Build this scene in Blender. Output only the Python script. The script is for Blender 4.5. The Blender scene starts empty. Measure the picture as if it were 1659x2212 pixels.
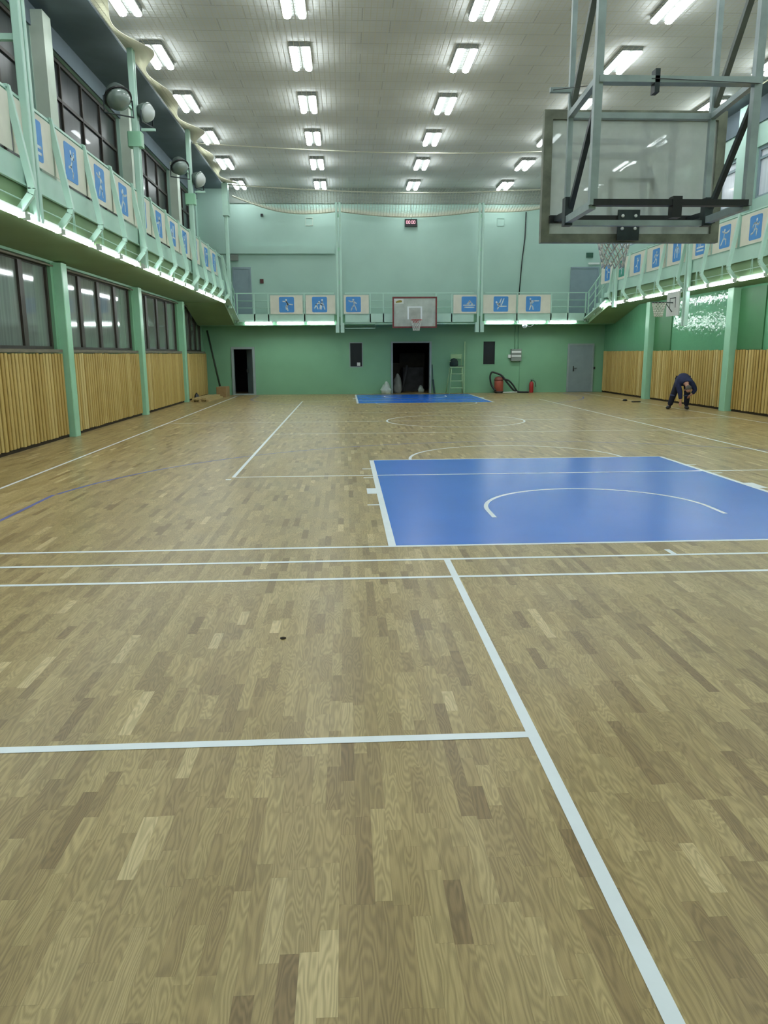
import bpy, bmesh, math, random
from mathutils import Vector, Matrix
S = bpy.context.scene
C = S.collection
rnd = random.Random(7)
PI = math.pi

# ---------------------------------------------------------------- camera, world, exposure
F_PX, W_PX, H_PX = 1641.24, 1659.0, 2212.0
CAM = Vector((-2.8507, -6.7707, 1.7389))
YAW, PITCH, ROLL = 0.0480, 0.2056, 0.0063
cy, sy, cp, sp = math.cos(YAW), math.sin(YAW), math.cos(PITCH), math.sin(PITCH)
fw = Vector((sy * cp, cy * cp, -sp)); rt = Vector((cy, -sy, 0)); dn = fw.cross(rt)
c_, s_ = math.cos(ROLL), math.sin(ROLL)
rt, dn = c_ * rt + s_ * dn, -s_ * rt + c_ * dn
cd = bpy.data.cameras.new('camera'); cam = bpy.data.objects.new('camera', cd); C.objects.link(cam)
M = Matrix((rt, -dn, -fw)).transposed().to_4x4(); M.translation = CAM
cam.matrix_world = M
cd.sensor_fit = 'VERTICAL'; cd.sensor_height = 24.0; cd.lens = 24.0 * F_PX / H_PX
cd.clip_start = 0.05; cd.clip_end = 200
S.camera = cam
wd = bpy.data.worlds.new('night'); S.world = wd; wd.use_nodes = True
wd.node_tree.nodes['Background'].inputs[0].default_value = (0.02, 0.03, 0.04, 1)
wd.node_tree.nodes['Background'].inputs[1].default_value = 0.3
S.view_settings.view_transform = 'Standard'
S.view_settings.look = 'None'
S.view_settings.gamma = 1.0
S.view_settings.use_curve_mapping = False
S.view_settings.exposure = -0.14
CEIL_POWER = 29.0       # radiance of the ceiling tubes
RAIL_POWER = 28.0       # radiance of the balcony tubes
LIGHT_TINT = (0.94, 1.0, 1.03)

# ---------------------------------------------------------------- materials
def lin(c):
    return tuple(((v / 255) / 12.92 if v / 255 <= 0.04045 else ((v / 255 + 0.055) / 1.055) ** 2.4) for v in c)
MATS = {}
def mat(name, rgb, rough=0.5, metal=0.0, spec=0.5, var=0.08, scale=3.0, bump=0.0, bscale=40.0, coat=0.0, stretch=(1, 1, 1)):
    """procedural paint / metal / wood: base colour with a low noise variation and optional bump"""
    if name in MATS: return MATS[name]
    m = bpy.data.materials.new(name); m.use_nodes = True
    nt = m.node_tree; b = nt.nodes['Principled BSDF']
    c = lin(rgb)
    tc = nt.nodes.new('ShaderNodeTexCoord'); mp = nt.nodes.new('ShaderNodeMapping')
    mp.inputs['Scale'].default_value = stretch
    nt.links.new(tc.outputs['Object'], mp.inputs[0])
    n = nt.nodes.new('ShaderNodeTexNoise'); n.inputs['Scale'].default_value = scale; n.inputs['Detail'].default_value = 5
    nt.links.new(mp.outputs[0], n.inputs['Vector'])
    r = nt.nodes.new('ShaderNodeValToRGB')
    r.color_ramp.elements[0].position = 0.3; r.color_ramp.elements[1].position = 0.7
    r.color_ramp.elements[0].color = (*[max(0, v * (1 - var)) for v in c], 1)
    r.color_ramp.elements[1].color = (*[min(1, v * (1 + var)) for v in c], 1)
    nt.links.new(n.outputs['Fac'], r.inputs[0]); nt.links.new(r.outputs[0], b.inputs['Base Color'])
    b.inputs['Roughness'].default_value = rough; b.inputs['Metallic'].default_value = metal
    b.inputs['Specular IOR Level'].default_value = spec
    b.inputs['Coat Weight'].default_value = coat
    if bump:
        n2 = nt.nodes.new('ShaderNodeTexNoise'); n2.inputs['Scale'].default_value = bscale; n2.inputs['Detail'].default_value = 3
        nt.links.new(mp.outputs[0], n2.inputs['Vector'])
        bp = nt.nodes.new('ShaderNodeBump'); bp.inputs['Strength'].default_value = bump; bp.inputs['Distance'].default_value = 0.02
        nt.links.new(n2.outputs['Fac'], bp.inputs['Height']); nt.links.new(bp.outputs[0], b.inputs['Normal'])
    MATS[name] = m
    return m
def emit(name, rgb, power):
    m = bpy.data.materials.new(name); m.use_nodes = True
    b = m.node_tree.nodes['Principled BSDF']
    b.inputs['Base Color'].default_value = (.8, .8, .8, 1)
    b.inputs['Emission Color'].default_value = (*rgb, 1); b.inputs['Emission Strength'].default_value = power
    MATS[name] = m
    return m

MINT = mat('mint_paint', (178, 213, 198), 0.35, var=0.06, scale=2, bump=0.03, bscale=30)
MINT_WALL = mat('pale_mint_wall', (162, 193, 181), 0.6, var=0.05, scale=0.7, bump=0.03, bscale=8)
GREEN_WALL = mat('green_wall', (118, 168, 134), 0.4, var=0.07, scale=0.8, bump=0.04, bscale=6)
GLOSS_WALL = mat('glossy_green_wall', (98, 158, 120), 0.1, spec=0.6, var=0.06, scale=0.8, bump=0.55, bscale=6.0)
SOFFIT = mat('olive_green_soffit', (120, 150, 108), 0.6, var=0.08, scale=1.0)
COLUMN = mat('column_green_paint', (150, 202, 170), 0.3, var=0.06, scale=2, bump=0.03)
CREAM_COL = mat('cream_column', (208, 220, 205), 0.55, var=0.05)
PANEL = mat('cream_panel', (214, 214, 198), 0.55, var=0.05, scale=4)
BLUE = mat('sign_blue', (70, 140, 206), 0.5, var=0.05, scale=8)
TEAL = mat('sign_teal', (62, 150, 130), 0.5, var=0.05, scale=8)
FIGURE = mat('sign_white', (206, 220, 226), 0.5, var=0.03)
FIG_BLUE = mat('sign_pale_blue', (150, 190, 222), 0.5, var=0.03)
SHADED_SLATE = mat('shaded_slate_ceiling', (98, 112, 120), 0.8, var=0.12, scale=1.2)  # slate grey, darkened to paint in the unlit ceiling sides
GREY_BAND = mat('grey_cornice', (120, 130, 122), 0.8, var=0.1, scale=1.5)
STEEL = mat('painted_steel', (150, 164, 164), 0.35, metal=0.3, var=0.15, scale=6, bump=0.05)
DARK_STEEL = mat('dark_steel', (56, 64, 66), 0.4, metal=0.5, var=0.25, scale=9)
GRIMY = mat('grimy_frame', (118, 122, 108), 0.5, metal=0.25, var=0.35, scale=7, bump=0.08)
BLACK = mat('black_plastic', (24, 26, 28), 0.45, var=0.2, scale=10)
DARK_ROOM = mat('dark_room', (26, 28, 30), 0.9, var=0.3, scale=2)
DOOR_GREY = mat('grey_door', (128, 146, 150), 0.45, var=0.06)
DOOR_LAV = mat('lavender_grey_door', (132, 150, 158), 0.5, var=0.06)
FRAME_GREY = mat('grey_door_frame', (140, 156, 156), 0.45, var=0.08)
MULLION = mat('dark_brown_mullion', (50, 44, 36), 0.5, var=0.3, scale=4, stretch=(6, 6, 1))
SILL = mat('weathered_sill', (104, 100, 82), 0.6, var=0.3, scale=3, stretch=(8, 1, 8))
WHITE = mat('white_plastic', (212, 218, 214), 0.4, var=0.03)
RED = mat('red_paint', (168, 44, 46), 0.35, var=0.1)
MAROON = mat('maroon_frame', (110, 48, 48), 0.45, var=0.25, scale=8)
BRICK_RED = mat('red_brown_plastic', (164, 84, 66), 0.45, var=0.12)
TUBE = emit('ceiling_tube_glow', LIGHT_TINT, CEIL_POWER)
RAIL_TUBE = emit('balcony_tube_glow', LIGHT_TINT, RAIL_POWER)
LED = emit('red_led', (1.0, 0.05, 0.22), 0.9)
LINE = mat('white_line_paint', (224, 232, 236), 0.3, var=0.03, scale=6)
BLUE_LINE = mat('blue_line_paint', (80, 96, 160), 0.35, var=0.1, scale=6)
KEY = mat('blue_key_paint', (40, 107, 205), 0.25, var=0.035, scale=1.3, bump=0.02, bscale=12)
def cloth_translucent():
    m = bpy.data.materials.new('cream_net_cloth'); m.use_nodes = True; nt = m.node_tree
    out = nt.nodes['Material Output']; nt.nodes.remove(nt.nodes['Principled BSDF'])
    d = nt.nodes.new('ShaderNodeBsdfDiffuse'); t = nt.nodes.new('ShaderNodeBsdfTranslucent'); mx = nt.nodes.new('ShaderNodeMixShader')
    n = nt.nodes.new('ShaderNodeTexNoise'); n.inputs['Scale'].default_value = 5; r = nt.nodes.new('ShaderNodeValToRGB')
    r.color_ramp.elements[0].color = (*lin((214, 214, 198)), 1); r.color_ramp.elements[1].color = (*lin((238, 238, 224)), 1)
    nt.links.new(n.outputs['Fac'], r.inputs[0]); nt.links.new(r.outputs[0], d.inputs[0]); nt.links.new(r.outputs[0], t.inputs[0])
    mx.inputs[0].default_value = 0.45; nt.links.new(d.outputs[0], mx.inputs[1]); nt.links.new(t.outputs[0], mx.inputs[2]); nt.links.new(mx.outputs[0], out.inputs[0])
    return m
ROPE = cloth_translucent()
NAVY = mat('navy_cloth', (28, 37, 72), 0.85, var=0.2, scale=9, bump=0.2, bscale=25)
DARK_CLOTH = mat('dark_trouser_cloth', (26, 30, 48), 0.85, var=0.2, scale=9, bump=0.2, bscale=25)
KNEE_PAD = mat('pale_blue_trim', (64, 76, 112), 0.8, var=0.1)
SKIN = mat('skin', (178, 132, 112), 0.5, var=0.06, scale=12)
HAIR = mat('short_grey_hair', (92, 88, 82), 0.8, var=0.2, scale=40)
SHOE = mat('dark_shoe', (40, 42, 46), 0.6, var=0.15)
CARD = mat('brown_cardboard', (150, 124, 84), 0.8, var=0.1, scale=6)
PLANK = mat('raw_plank', (178, 158, 108), 0.6, var=0.15, scale=4, stretch=(8, 1, 8))
BAG = mat('pale_plastic_bag', (186, 200, 190), 0.35, var=0.15, scale=9, bump=0.4, bscale=12)
CHAIR_PAINT = mat('pale_green_chair_paint', (150, 186, 142), 0.45, var=0.1)
NETCORD = mat('white_net_cord', (214, 216, 206), 0.8, var=0.1)

def nodes_of(name):
    m = bpy.data.materials.new(name); m.use_nodes = True; MATS[name] = m
    nt = m.node_tree
    def N(t, **kw):
        n = nt.nodes.new(t)
        for k, v in kw.items(): setattr(n, k, v)
        return n
    def mth(op, a, b=None, c=None):
        n = N('ShaderNodeMath', operation=op)
        for i, v in enumerate((a, b, c)):
            if v is None: continue
            if isinstance(v, (int, float)): n.inputs[i].default_value = v
            else: nt.links.new(v, n.inputs[i])
        return n.outputs[0]
    return m, nt, nt.nodes['Principled BSDF'], N, mth
def ramp(N, stops, interp='LINEAR'):
    r = N('ShaderNodeValToRGB'); r.color_ramp.interpolation = interp
    els = r.color_ramp.elements
    while len(els) < len(stops): els.new(0.5)
    for e, (p, c) in zip(els, stops): e.position = p; e.color = (*c, 1)
    return r

def parquet():
    m, nt, b, N, mth = nodes_of('oak_strip_parquet')
    L = nt.links.new
    tc = N('ShaderNodeTexCoord'); sx = N('ShaderNodeSeparateXYZ'); L(tc.outputs['Object'], sx.inputs[0])
    x = mth('DIVIDE', sx.outputs[0], 0.058); i = mth('FLOOR', x); fx = mth('FRACT', x)
    w1 = N('ShaderNodeTexWhiteNoise', noise_dimensions='1D'); L(i, w1.inputs['W'])
    w1b = N('ShaderNodeTexWhiteNoise', noise_dimensions='1D'); L(mth('ADD', i, 371.3), w1b.inputs['W'])
    ln = mth('MULTIPLY_ADD', w1b.outputs[0], 0.34, 0.22)
    y = mth('ADD', mth('DIVIDE', sx.outputs[1], ln), mth('MULTIPLY', w1.outputs[0], 41.0))
    j = mth('FLOOR', y); fy = mth('FRACT', y)
    cb = N('ShaderNodeCombineXYZ'); L(i, cb.inputs[0]); L(j, cb.inputs[1])
    wn = N('ShaderNodeTexWhiteNoise', noise_dimensions='2D'); L(cb.outputs[0], wn.inputs['Vector'])
    sc = N('ShaderNodeSeparateXYZ'); L(wn.outputs['Color'], sc.inputs[0])
    r = ramp(N, [(0.0, lin((122, 101, 62))), (0.08, lin((140, 120, 78))), (0.3, lin((150, 130, 85))), (0.75, lin((159, 140, 93))), (0.965, lin((167, 148, 101))), (1.0, lin((188, 170, 124)))])
    L(wn.outputs['Value'], r.inputs[0])
    # grain: stretched noise folded into rings, different in every strip
    gv = N('ShaderNodeCombineXYZ')
    L(mth('ADD', mth('MULTIPLY', sx.outputs[0], 15.0), mth('MULTIPLY', sc.outputs[0], 83.0)), gv.inputs[0])
    L(mth('ADD', mth('MULTIPLY', sx.outputs[1], 2.2), mth('MULTIPLY', sc.outputs[1], 57.0)), gv.inputs[1])
    n1 = N('ShaderNodeTexNoise'); n1.inputs['Scale'].default_value = 1.0; n1.inputs['Detail'].default_value = 1.5
    L(gv.outputs[0], n1.inputs['Vector'])
    rings = mth('SINE', mth('MULTIPLY', n1.outputs['Fac'], mth('MULTIPLY_ADD', sc.outputs[2], 70.0, 50.0)))
    fv = N('ShaderNodeCombineXYZ')
    L(mth('MULTIPLY', sx.outputs[0], 260.0), fv.inputs[0]); L(mth('MULTIPLY_ADD', sx.outputs[1], 7.0, mth('MULTIPLY', sc.outputs[1], 91.0)), fv.inputs[1])
    n2 = N('ShaderNodeTexNoise'); n2.inputs['Scale'].default_value = 1.0; n2.inputs['Detail'].default_value = 3
    L(fv.outputs[0], n2.inputs['Vector'])
    g = mth('MULTIPLY_ADD', rings, 0.16, mth('MULTIPLY_ADD', n2.outputs['Fac'], 0.55, 0.73))
    # large slow tone drift and joints
    n3 = N('ShaderNodeTexNoise'); n3.inputs['Scale'].default_value = 1.6; n3.inputs['Detail'].default_value = 4
    L(tc.outputs['Object'], n3.inputs['Vector'])
    g = mth('MULTIPLY', g, mth('MULTIPLY_ADD', n3.outputs['Fac'], 0.34, 0.83))
    ex = mth('MINIMUM', fx, mth('SUBTRACT', 1.0, fx)); ey = mth('MULTIPLY', mth('MINIMUM', fy, mth('SUBTRACT', 1.0, fy)), 6.0)
    jt = mth('MULTIPLY_ADD', mth('LESS_THAN', mth('MINIMUM', ex, ey), 0.014), -0.16, 1.0)
    g = mth('MULTIPLY', g, jt)
    mx = N('ShaderNodeMix', data_type='RGBA', blend_type='MULTIPLY'); mx.inputs[0].default_value = 1.0
    L(r.outputs[0], mx.inputs[6])
    cg = N('ShaderNodeCombineColor'); L(g, cg.inputs[0]); L(g, cg.inputs[1]); L(mth('POWER', g, 1.15), cg.inputs[2])
    L(cg.outputs[0], mx.inputs[7]); L(mx.outputs[2], b.inputs['Base Color'])
    b.inputs['Roughness'].default_value = 0.34
    b.inputs['Specular IOR Level'].default_value = 0.4
    L(mth('MULTIPLY_ADD', n3.outputs['Fac'], 0.12, 0.27), b.inputs['Roughness'])
    return m
OAK = parquet()

def slat_wood():
    m, nt, b, N, mth = nodes_of('pine_slat_wood')
    L = nt.links.new
    tc = N('ShaderNodeTexCoord'); sx = N('ShaderNodeSeparateXYZ'); L(tc.outputs['Object'], sx.inputs[0])
    geo = N('ShaderNodeNewGeometry')
    r = ramp(N, [(0.0, lin((170, 142, 74))), (0.6, lin((184, 158, 90))), (0.9, lin((194, 170, 104))), (1.0, lin((206, 186, 124)))])
    L(geo.outputs['Random Per Island'], r.inputs[0])
    gv = N('ShaderNodeCombineXYZ'); L(mth('MULTIPLY', sx.outputs[1], 70.0), gv.inputs[1]); L(mth('MULTIPLY', sx.outputs[2], 3.0), gv.inputs[2])
    n = N('ShaderNodeTexNoise'); n.inputs['Scale'].default_value = 1.0; n.inputs['Detail'].default_value = 4; L(gv.outputs[0], n.inputs['Vector'])
    g = mth('MULTIPLY_ADD', n.outputs['Fac'], 0.5, 0.75)
    mx = N('ShaderNodeMix', data_type='RGBA', blend_type='MULTIPLY'); mx.inputs[0].default_value = 1.0
    cg = N('ShaderNodeCombineColor'); [L(g, cg.inputs[k]) for k in range(3)]
    L(r.outputs[0], mx.inputs[6]); L(cg.outputs[0], mx.inputs[7]); L(mx.outputs[2], b.inputs['Base Color'])
    b.inputs['Roughness'].default_value = 0.45
    return m
SLAT = slat_wood()
SLAT_BACK = mat('dark_slat_backing', (40, 30, 8), 0.8, var=0.2)

def tiles():
    m, nt, b, N, mth = nodes_of('acoustic_ceiling_tile')
    L = nt.links.new
    tc = N('ShaderNodeTexCoord')
    br = N('ShaderNodeTexBrick'); br.inputs['Scale'].default_value = 1.0
    br.inputs['Brick Width'].default_value = 1.2; br.inputs['Row Height'].default_value = 0.6
    br.inputs['Mortar Size'].default_value = 0.012; br.inputs['Bias'].default_value = 0.0
    br.inputs['Color1'].default_value = (*lin((198, 202, 202)), 1); br.inputs['Color2'].default_value = (*lin((194, 198, 198)), 1)
    br.inputs['Mortar'].default_value = (*lin((172, 175, 174)), 1)
    L(tc.outputs['Object'], br.inputs['Vector'])
    n = N('ShaderNodeTexNoise'); n.inputs['Scale'].default_value = 0.9; n.inputs['Detail'].default_value = 5; L(tc.outputs['Object'], n.inputs['Vector'])
    g = mth('MULTIPLY_ADD', n.outputs['Fac'], 0.3, 0.85)
    mx = N('ShaderNodeMix', data_type='RGBA', blend_type='MULTIPLY'); mx.inputs[0].default_value = 1.0
    cg = N('ShaderNodeCombineColor'); [L(g, cg.inputs[k]) for k in range(3)]
    L(br.outputs['Color'], mx.inputs[6]); L(cg.outputs[0], mx.inputs[7]); L(mx.outputs[2], b.inputs['Base Color'])
    b.inputs['Roughness'].default_value = 0.85
    return m
TILE = tiles()

def net_mat():
    """knotted cords on a 12 cm grid, open in between"""
    m, nt, b, N, mth = nodes_of('knotted_net')
    L = nt.links.new
    tc = N('ShaderNodeTexCoord'); sx = N('ShaderNodeSeparateXYZ'); L(tc.outputs['UV'], sx.inputs[0])
    fx = mth('FRACT', mth('DIVIDE', sx.outputs[0], 0.12)); fy = mth('FRACT', mth('DIVIDE', sx.outputs[1], 0.12))
    a = mth('MAXIMUM', mth('LESS_THAN', fx, 0.10), mth('LESS_THAN', fy, 0.10))
    b.inputs['Base Color'].default_value = (*lin((196, 196, 180)), 1); b.inputs['Roughness'].default_value = 0.9
    L(a, b.inputs['Alpha'])
    return m
NET = net_mat()

def fold_mat():
    m, nt, b, N, mth = nodes_of('gathered_net')
    L = nt.links.new
    tc = N('ShaderNodeTexCoord'); sx = N('ShaderNodeSeparateXYZ'); L(tc.outputs['UV'], sx.inputs[0])
    n = N('ShaderNodeTexNoise'); n.inputs['Scale'].default_value = 60; n.inputs['Detail'].default_value = 2
    L(tc.outputs['UV'], n.inputs['Vector'])
    a = mth('GREATER_THAN', mth('SUBTRACT', mth('ADD', n.outputs['Fac'], 0.28), mth('MULTIPLY', sx.outputs[1], 0.62)), 0.5)
    b.inputs['Base Color'].default_value = (*lin((226, 226, 210)), 1); b.inputs['Roughness'].default_value = 0.9
    L(a, b.inputs['Alpha'])
    return m
FOLD = fold_mat()
def glass_mat():
    """old backboard glass: clear with a milky film and scratches; the film also paints in reflected haze"""
    m, nt, b, N, mth = nodes_of('dusty_hazy_glass')
    L = nt.links.new
    out = nt.nodes['Material Output']
    tc = N('ShaderNodeTexCoord'); n = N('ShaderNodeTexNoise'); n.inputs['Scale'].default_value = 2.5; n.inputs['Detail'].default_value = 6
    L(tc.outputs['Object'], n.inputs['Vector'])
    tr = N('ShaderNodeBsdfTransparent'); tr.inputs[0].default_value = (0.93, 0.96, 0.95, 1)
    df = N('ShaderNodeBsdfDiffuse'); df.inputs[0].default_value = (*lin((226, 232, 228)), 1)
    gl = N('ShaderNodeBsdfGlossy'); gl.inputs['Roughness'].default_value = 0.03
    tl = N('ShaderNodeBsdfTranslucent'); tl.inputs[0].default_value = (*lin((226, 232, 228)), 1); m0 = N('ShaderNodeMixShader'); L(df.outputs[0], m0.inputs[1]); L(tl.outputs[0], m0.inputs[2])
    m1 = N('ShaderNodeMixShader'); L(mth('MULTIPLY_ADD', n.outputs['Fac'], 0.8, 0.36), m1.inputs[0]); L(tr.outputs[0], m1.inputs[1]); L(m0.outputs[0], m1.inputs[2])  # film mix raised to paint in the pale reflected haze too
    fr = N('ShaderNodeFresnel'); fr.inputs[0].default_value = 1.6
    m2 = N('ShaderNodeMixShader'); L(mth('MULTIPLY', fr.outputs[0], 2.6), m2.inputs[0]); L(m1.outputs[0], m2.inputs[1]); L(gl.outputs[0], m2.inputs[2])
    L(m2.outputs[0], out.inputs[0])
    return m
GLASS = glass_mat()
def window_mat(name, a, c, rough, spec=0.9):
    """night window: ribbed glass, dark behind, glossy in front"""
    m, nt, b, N, mth = nodes_of(name)
    L = nt.links.new
    tc = N('ShaderNodeTexCoord'); mp = N('ShaderNodeMapping'); mp.inputs['Scale'].default_value = (1, 9, 0.35)
    L(tc.outputs['Object'], mp.inputs[0])
    n = N('ShaderNodeTexNoise'); n.inputs['Scale'].default_value = 1.2; n.inputs['Detail'].default_value = 4; L(mp.outputs[0], n.inputs['Vector'])
    r = ramp(N, [(0.25, lin(a)), (0.75, lin(c))]); L(n.outputs['Fac'], r.inputs[0]); L(r.outputs[0], b.inputs['Base Color'])
    b.inputs['Roughness'].default_value = rough; b.inputs['Specular IOR Level'].default_value = spec
    b.inputs['Coat Weight'].default_value = 0.25 * spec; b.inputs['Coat Roughness'].default_value = 0.02
    return m
PANE = window_mat('grey_ribbed_pane', (96, 104, 100), (122, 132, 124), 0.07)
PANE_DARK = window_mat('dark_upper_pane', (30, 34, 36), (52, 58, 58), 0.3, 0.5)
PANE_PALE = window_mat('pale_reflection_pane', (196, 202, 214), (224, 228, 236), 0.2)  # pale base colour paints in the tube-light reflection on the glass
MIRROR_DARK = window_mat('dark_hatch_pane', (14, 16, 20), (36, 42, 48), 0.3, 0.3)

# ---------------------------------------------------------------- mesh builder
class MB:
    """collects geometry in world metres; build() links it as ONE mesh object"""
    def __init__(s, frame=None):
        s.v = []; s.f = []; s.mi = []; s.uv = None; s.fr = frame; s.sm = []
    def add(s, vs, fs, m=0, smooth=False):
        o = len(s.v)
        for p in vs:
            p = Vector(p)
            if s.fr: p = s.fr[0] + s.fr[1] * p.x + s.fr[2] * p.y + s.fr[3] * p.z
            s.v.append(p)
        for f in fs: s.f.append([o + k for k in f]); s.mi.append(m); s.sm.append(smooth)
    def box(s, x0, x1, y0, y1, z0, z1, m=0):
        s.add([(x, y, z) for z in (z0, z1) for y in (y0, y1) for x in (x0, x1)],
              [(0, 2, 3, 1), (4, 5, 7, 6), (0, 1, 5, 4), (2, 6, 7, 3), (0, 4, 6, 2), (1, 3, 7, 5)], m)
    def bevel_box(s, x0, x1, y0, y1, z0, z1, r=0.01, m=0):
        """box with chamfered long edges along z"""
        pts = [(x0 + r, y0), (x1 - r, y0), (x1, y0 + r), (x1, y1 - r), (x1 - r, y1), (x0 + r, y1), (x0, y1 - r), (x0, y0 + r)]
        s.prism(pts, z0, z1, m)
    def prism(s, pts, z0, z1, m=0):
        n = len(pts)
        s.add([(x, y, z0) for x, y in pts] + [(x, y, z1) for x, y in pts],
              [tuple(range(n))[::-1], tuple(range(n, 2 * n))] + [(k, (k + 1) % n, n + (k + 1) % n, n + k) for k in range(n)], m)
    def bar(s, p, q, w, h=None, up=(0, 0, 1), m=0):
        """rectangular bar from p to q"""
        p, q = Vector(p), Vector(q); h = h or w
        d = (q - p).normalized(); u = Vector(up)
        if abs(d.dot(u)) > 0.98: u = Vector((0, 1, 0)) if abs(d.y) < 0.9 else Vector((0, 0, 1))
        a = d.cross(u).normalized() * (w / 2); b = a.cross(d).normalized() * (h / 2)
        vs = [e + sa * a + sb * b for e in (p, q) for sa, sb in ((-1, -1), (1, -1), (1, 1), (-1, 1))]
        s.add(vs, [(3, 2, 1, 0), (4, 5, 6, 7), (0, 1, 5, 4), (1, 2, 6, 5), (2, 3, 7, 6), (3, 0, 4, 7)], m)
    def tube(s, pts, r, n=8, m=0, closed=False, radii=None):
        pts = [Vector(p) for p in pts]; k = len(pts); vs = []; prev = None
        for i, p in enumerate(pts):
            if closed: d = pts[(i + 1) % k] - pts[i - 1]
            else: d = pts[min(i + 1, k - 1)] - pts[max(i - 1, 0)]
            d.normalize()
            if prev is None:
                u = Vector((0, 0, 1)) if abs(d.z) < 0.9 else Vector((1, 0, 0))
                a = d.cross(u).normalized()
            else:
                a = (prev - d * prev.dot(d)).normalized()
            prev = a; b = d.cross(a); rr = radii[i] if radii else r
            vs += [p + (a * math.cos(t) + b * math.sin(t)) * rr for t in [2 * PI * j / n for j in range(n)]]
        fs = []
        for i in range(k if closed else k - 1):
            i2 = (i + 1) % k
            fs += [(i * n + j, i * n + (j + 1) % n, i2 * n + (j + 1) % n, i2 * n + j) for j in range(n)]
        if not closed: fs += [tuple(range(n))[::-1], tuple((k - 1) * n + j for j in range(n))]
        s.add(vs, fs, m, True)
    def lathe(s, prof, c, axis=(0, 0, 1), n=20, m=0):
        """profile of (radius, height) about an axis through c"""
        d = Vector(axis).normalized(); u = Vector((0, 0, 1)) if abs(d.z) < 0.9 else Vector((1, 0, 0))
        a = d.cross(u).normalized(); b = d.cross(a); c = Vector(c)
        vs = []
        for r, h in prof: vs += [c + d * h + (a * math.cos(t) + b * math.sin(t)) * max(r, 1e-4) for t in [2 * PI * j / n for j in range(n)]]
        k = len(prof); fs = []
        for i in range(k - 1): fs += [(i * n + j, i * n + (j + 1) % n, (i + 1) * n + (j + 1) % n, (i + 1) * n + j) for j in range(n)]
        fs += [tuple(range(n))[::-1], tuple((k - 1) * n + j for j in range(n))]
        s.add(vs, fs, m, True)
    def build(s, name, material, parent=None, smooth=False):
        me = bpy.data.meshes.new(name)
        o = bpy.data.objects.new(name, me); C.objects.link(o)
        off = Vector((0, 0, 0))
        if parent:
            o.parent = parent
            q = parent
            while q: off += q.location; q = q.parent
        me.from_pydata([p - off for p in s.v], [], s.f)
        for mm in (material if isinstance(material, (list, tuple)) else [material]): me.materials.append(mm)
        me.polygons.foreach_set('material_index', s.mi)
        me.polygons.foreach_set('use_smooth', [a or smooth for a in s.sm])
        if s.uv:
            ul = me.uv_layers.new(name='UVMap')
            for l in me.loops: ul.data[l.index].uv = s.uv[l.vertex_index]
        bm = bmesh.new(); bm.from_mesh(me); bmesh.ops.recalc_face_normals(bm, faces=bm.faces); bm.to_mesh(me); bm.free()
        me.update()
        return o
def tag(o, label, cat, group=None, kind=None):
    if label: o['label'] = label
    if cat: o['category'] = cat
    if group: o['group'] = group
    if kind: o['kind'] = kind
    return o
def thing(name, loc, label, cat, group=None):
    o = bpy.data.objects.new(name, None); C.objects.link(o); o.location = loc; o.empty_display_size = 0.1
    return tag(o, label, cat, group)
def struct(name, mb, m, label=None):
    o = mb.build(name, m); o['kind'] = 'structure'
    if label: o['label'] = label
    return o
def copy_tree(o, parent=None):
    c = o.copy(); C.objects.link(c)
    if parent: c.parent = parent
    for ch in list(o.children): copy_tree(ch, c)
    return c

# ---------------------------------------------------------------- the hall
XL, XR, YN, YF, ZC = -8.95, 8.60, -9.0, 27.2, 8.53
XB = 7.40                                   # balcony fronts at x = -XB and +XB
b = MB(); b.box(-9.3, 9.0, YN, 31.5, -0.2, 0.0)
floor = struct('floor', b, OAK, 'varnished oak strip parquet floor with court markings')
b = MB(); b.box(-9.3, 9.0, YN, YF + .3, ZC, ZC + .2)
struct('ceiling', b, TILE, 'beige grey tiled ceiling')
b = MB(); b.box(-8.95, -7.75, YN, YF, ZC - .03, ZC - .002); b.box(-8.95, -8.91, YN, YF, 8.08, ZC - .03); struct('trim_1', b, SHADED_SLATE, 'slate ceiling strip coloured dark as if unlit, above the left balcony')
b = MB(); b.box(7.95, 8.6, YN, YF, ZC - .03, ZC - .002); b.box(8.55, 8.6, YN, YF, 7.86, ZC - .03); struct('trim_2', b, SHADED_SLATE, 'slate ceiling strip coloured dark as if unlit, above the right balcony')
b = MB(); b.box(-7.75, 7.95, YF - .05, YF - .002, 7.92, ZC - .002); struct('trim_3', b, GREY_BAND, 'grey band under the ceiling on the far wall')

# far wall with openings: list of (x0,x1,z0,z1)
def wall_with_holes(mb, x0, x1, z0, z1, holes, put, m):
    xs = sorted({x0, x1, *[h[0] for h in holes], *[h[1] for h in holes]}); xs = [x for x in xs if x0 <= x <= x1]
    zs = sorted({z0, z1, *[h[2] for h in holes], *[h[3] for h in holes]}); zs = [z for z in zs if z0 <= z <= z1]
    for i in range(len(xs) - 1):
        run = None
        for k in range(len(zs) - 1):
            cx, cz = (xs[i] + xs[i + 1]) / 2, (zs[k] + zs[k + 1]) / 2
            hole = any(h[0] < cx < h[1] and h[2] < cz < h[3] for h in holes)
            if hole:
                if run is not None: put(mb, xs[i], xs[i + 1], run, zs[k], m); run = None
            elif run is None: run = zs[k]
        if run is not None: put(mb, xs[i], xs[i + 1], run, zs[-1], m)
far_put = lambda mb, a, c, z0, z1, m: mb.box(a, c, YF, YF + .25, z0, z1, m)
GATE = (-0.84, 0.88, 0.0, 2.22); LDOOR = (-7.76, -6.86, 0.02, 2.0)
HATCH_A = (-2.66, -2.13, 1.18, 2.2); HATCH_B = (3.2, 3.73, 1.24, 2.24)
b = MB()
wall_with_holes(b, -9.2, 8.9, 0, 3.2, [GATE, LDOOR, HATCH_A, HATCH_B], far_put, 0)
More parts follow.
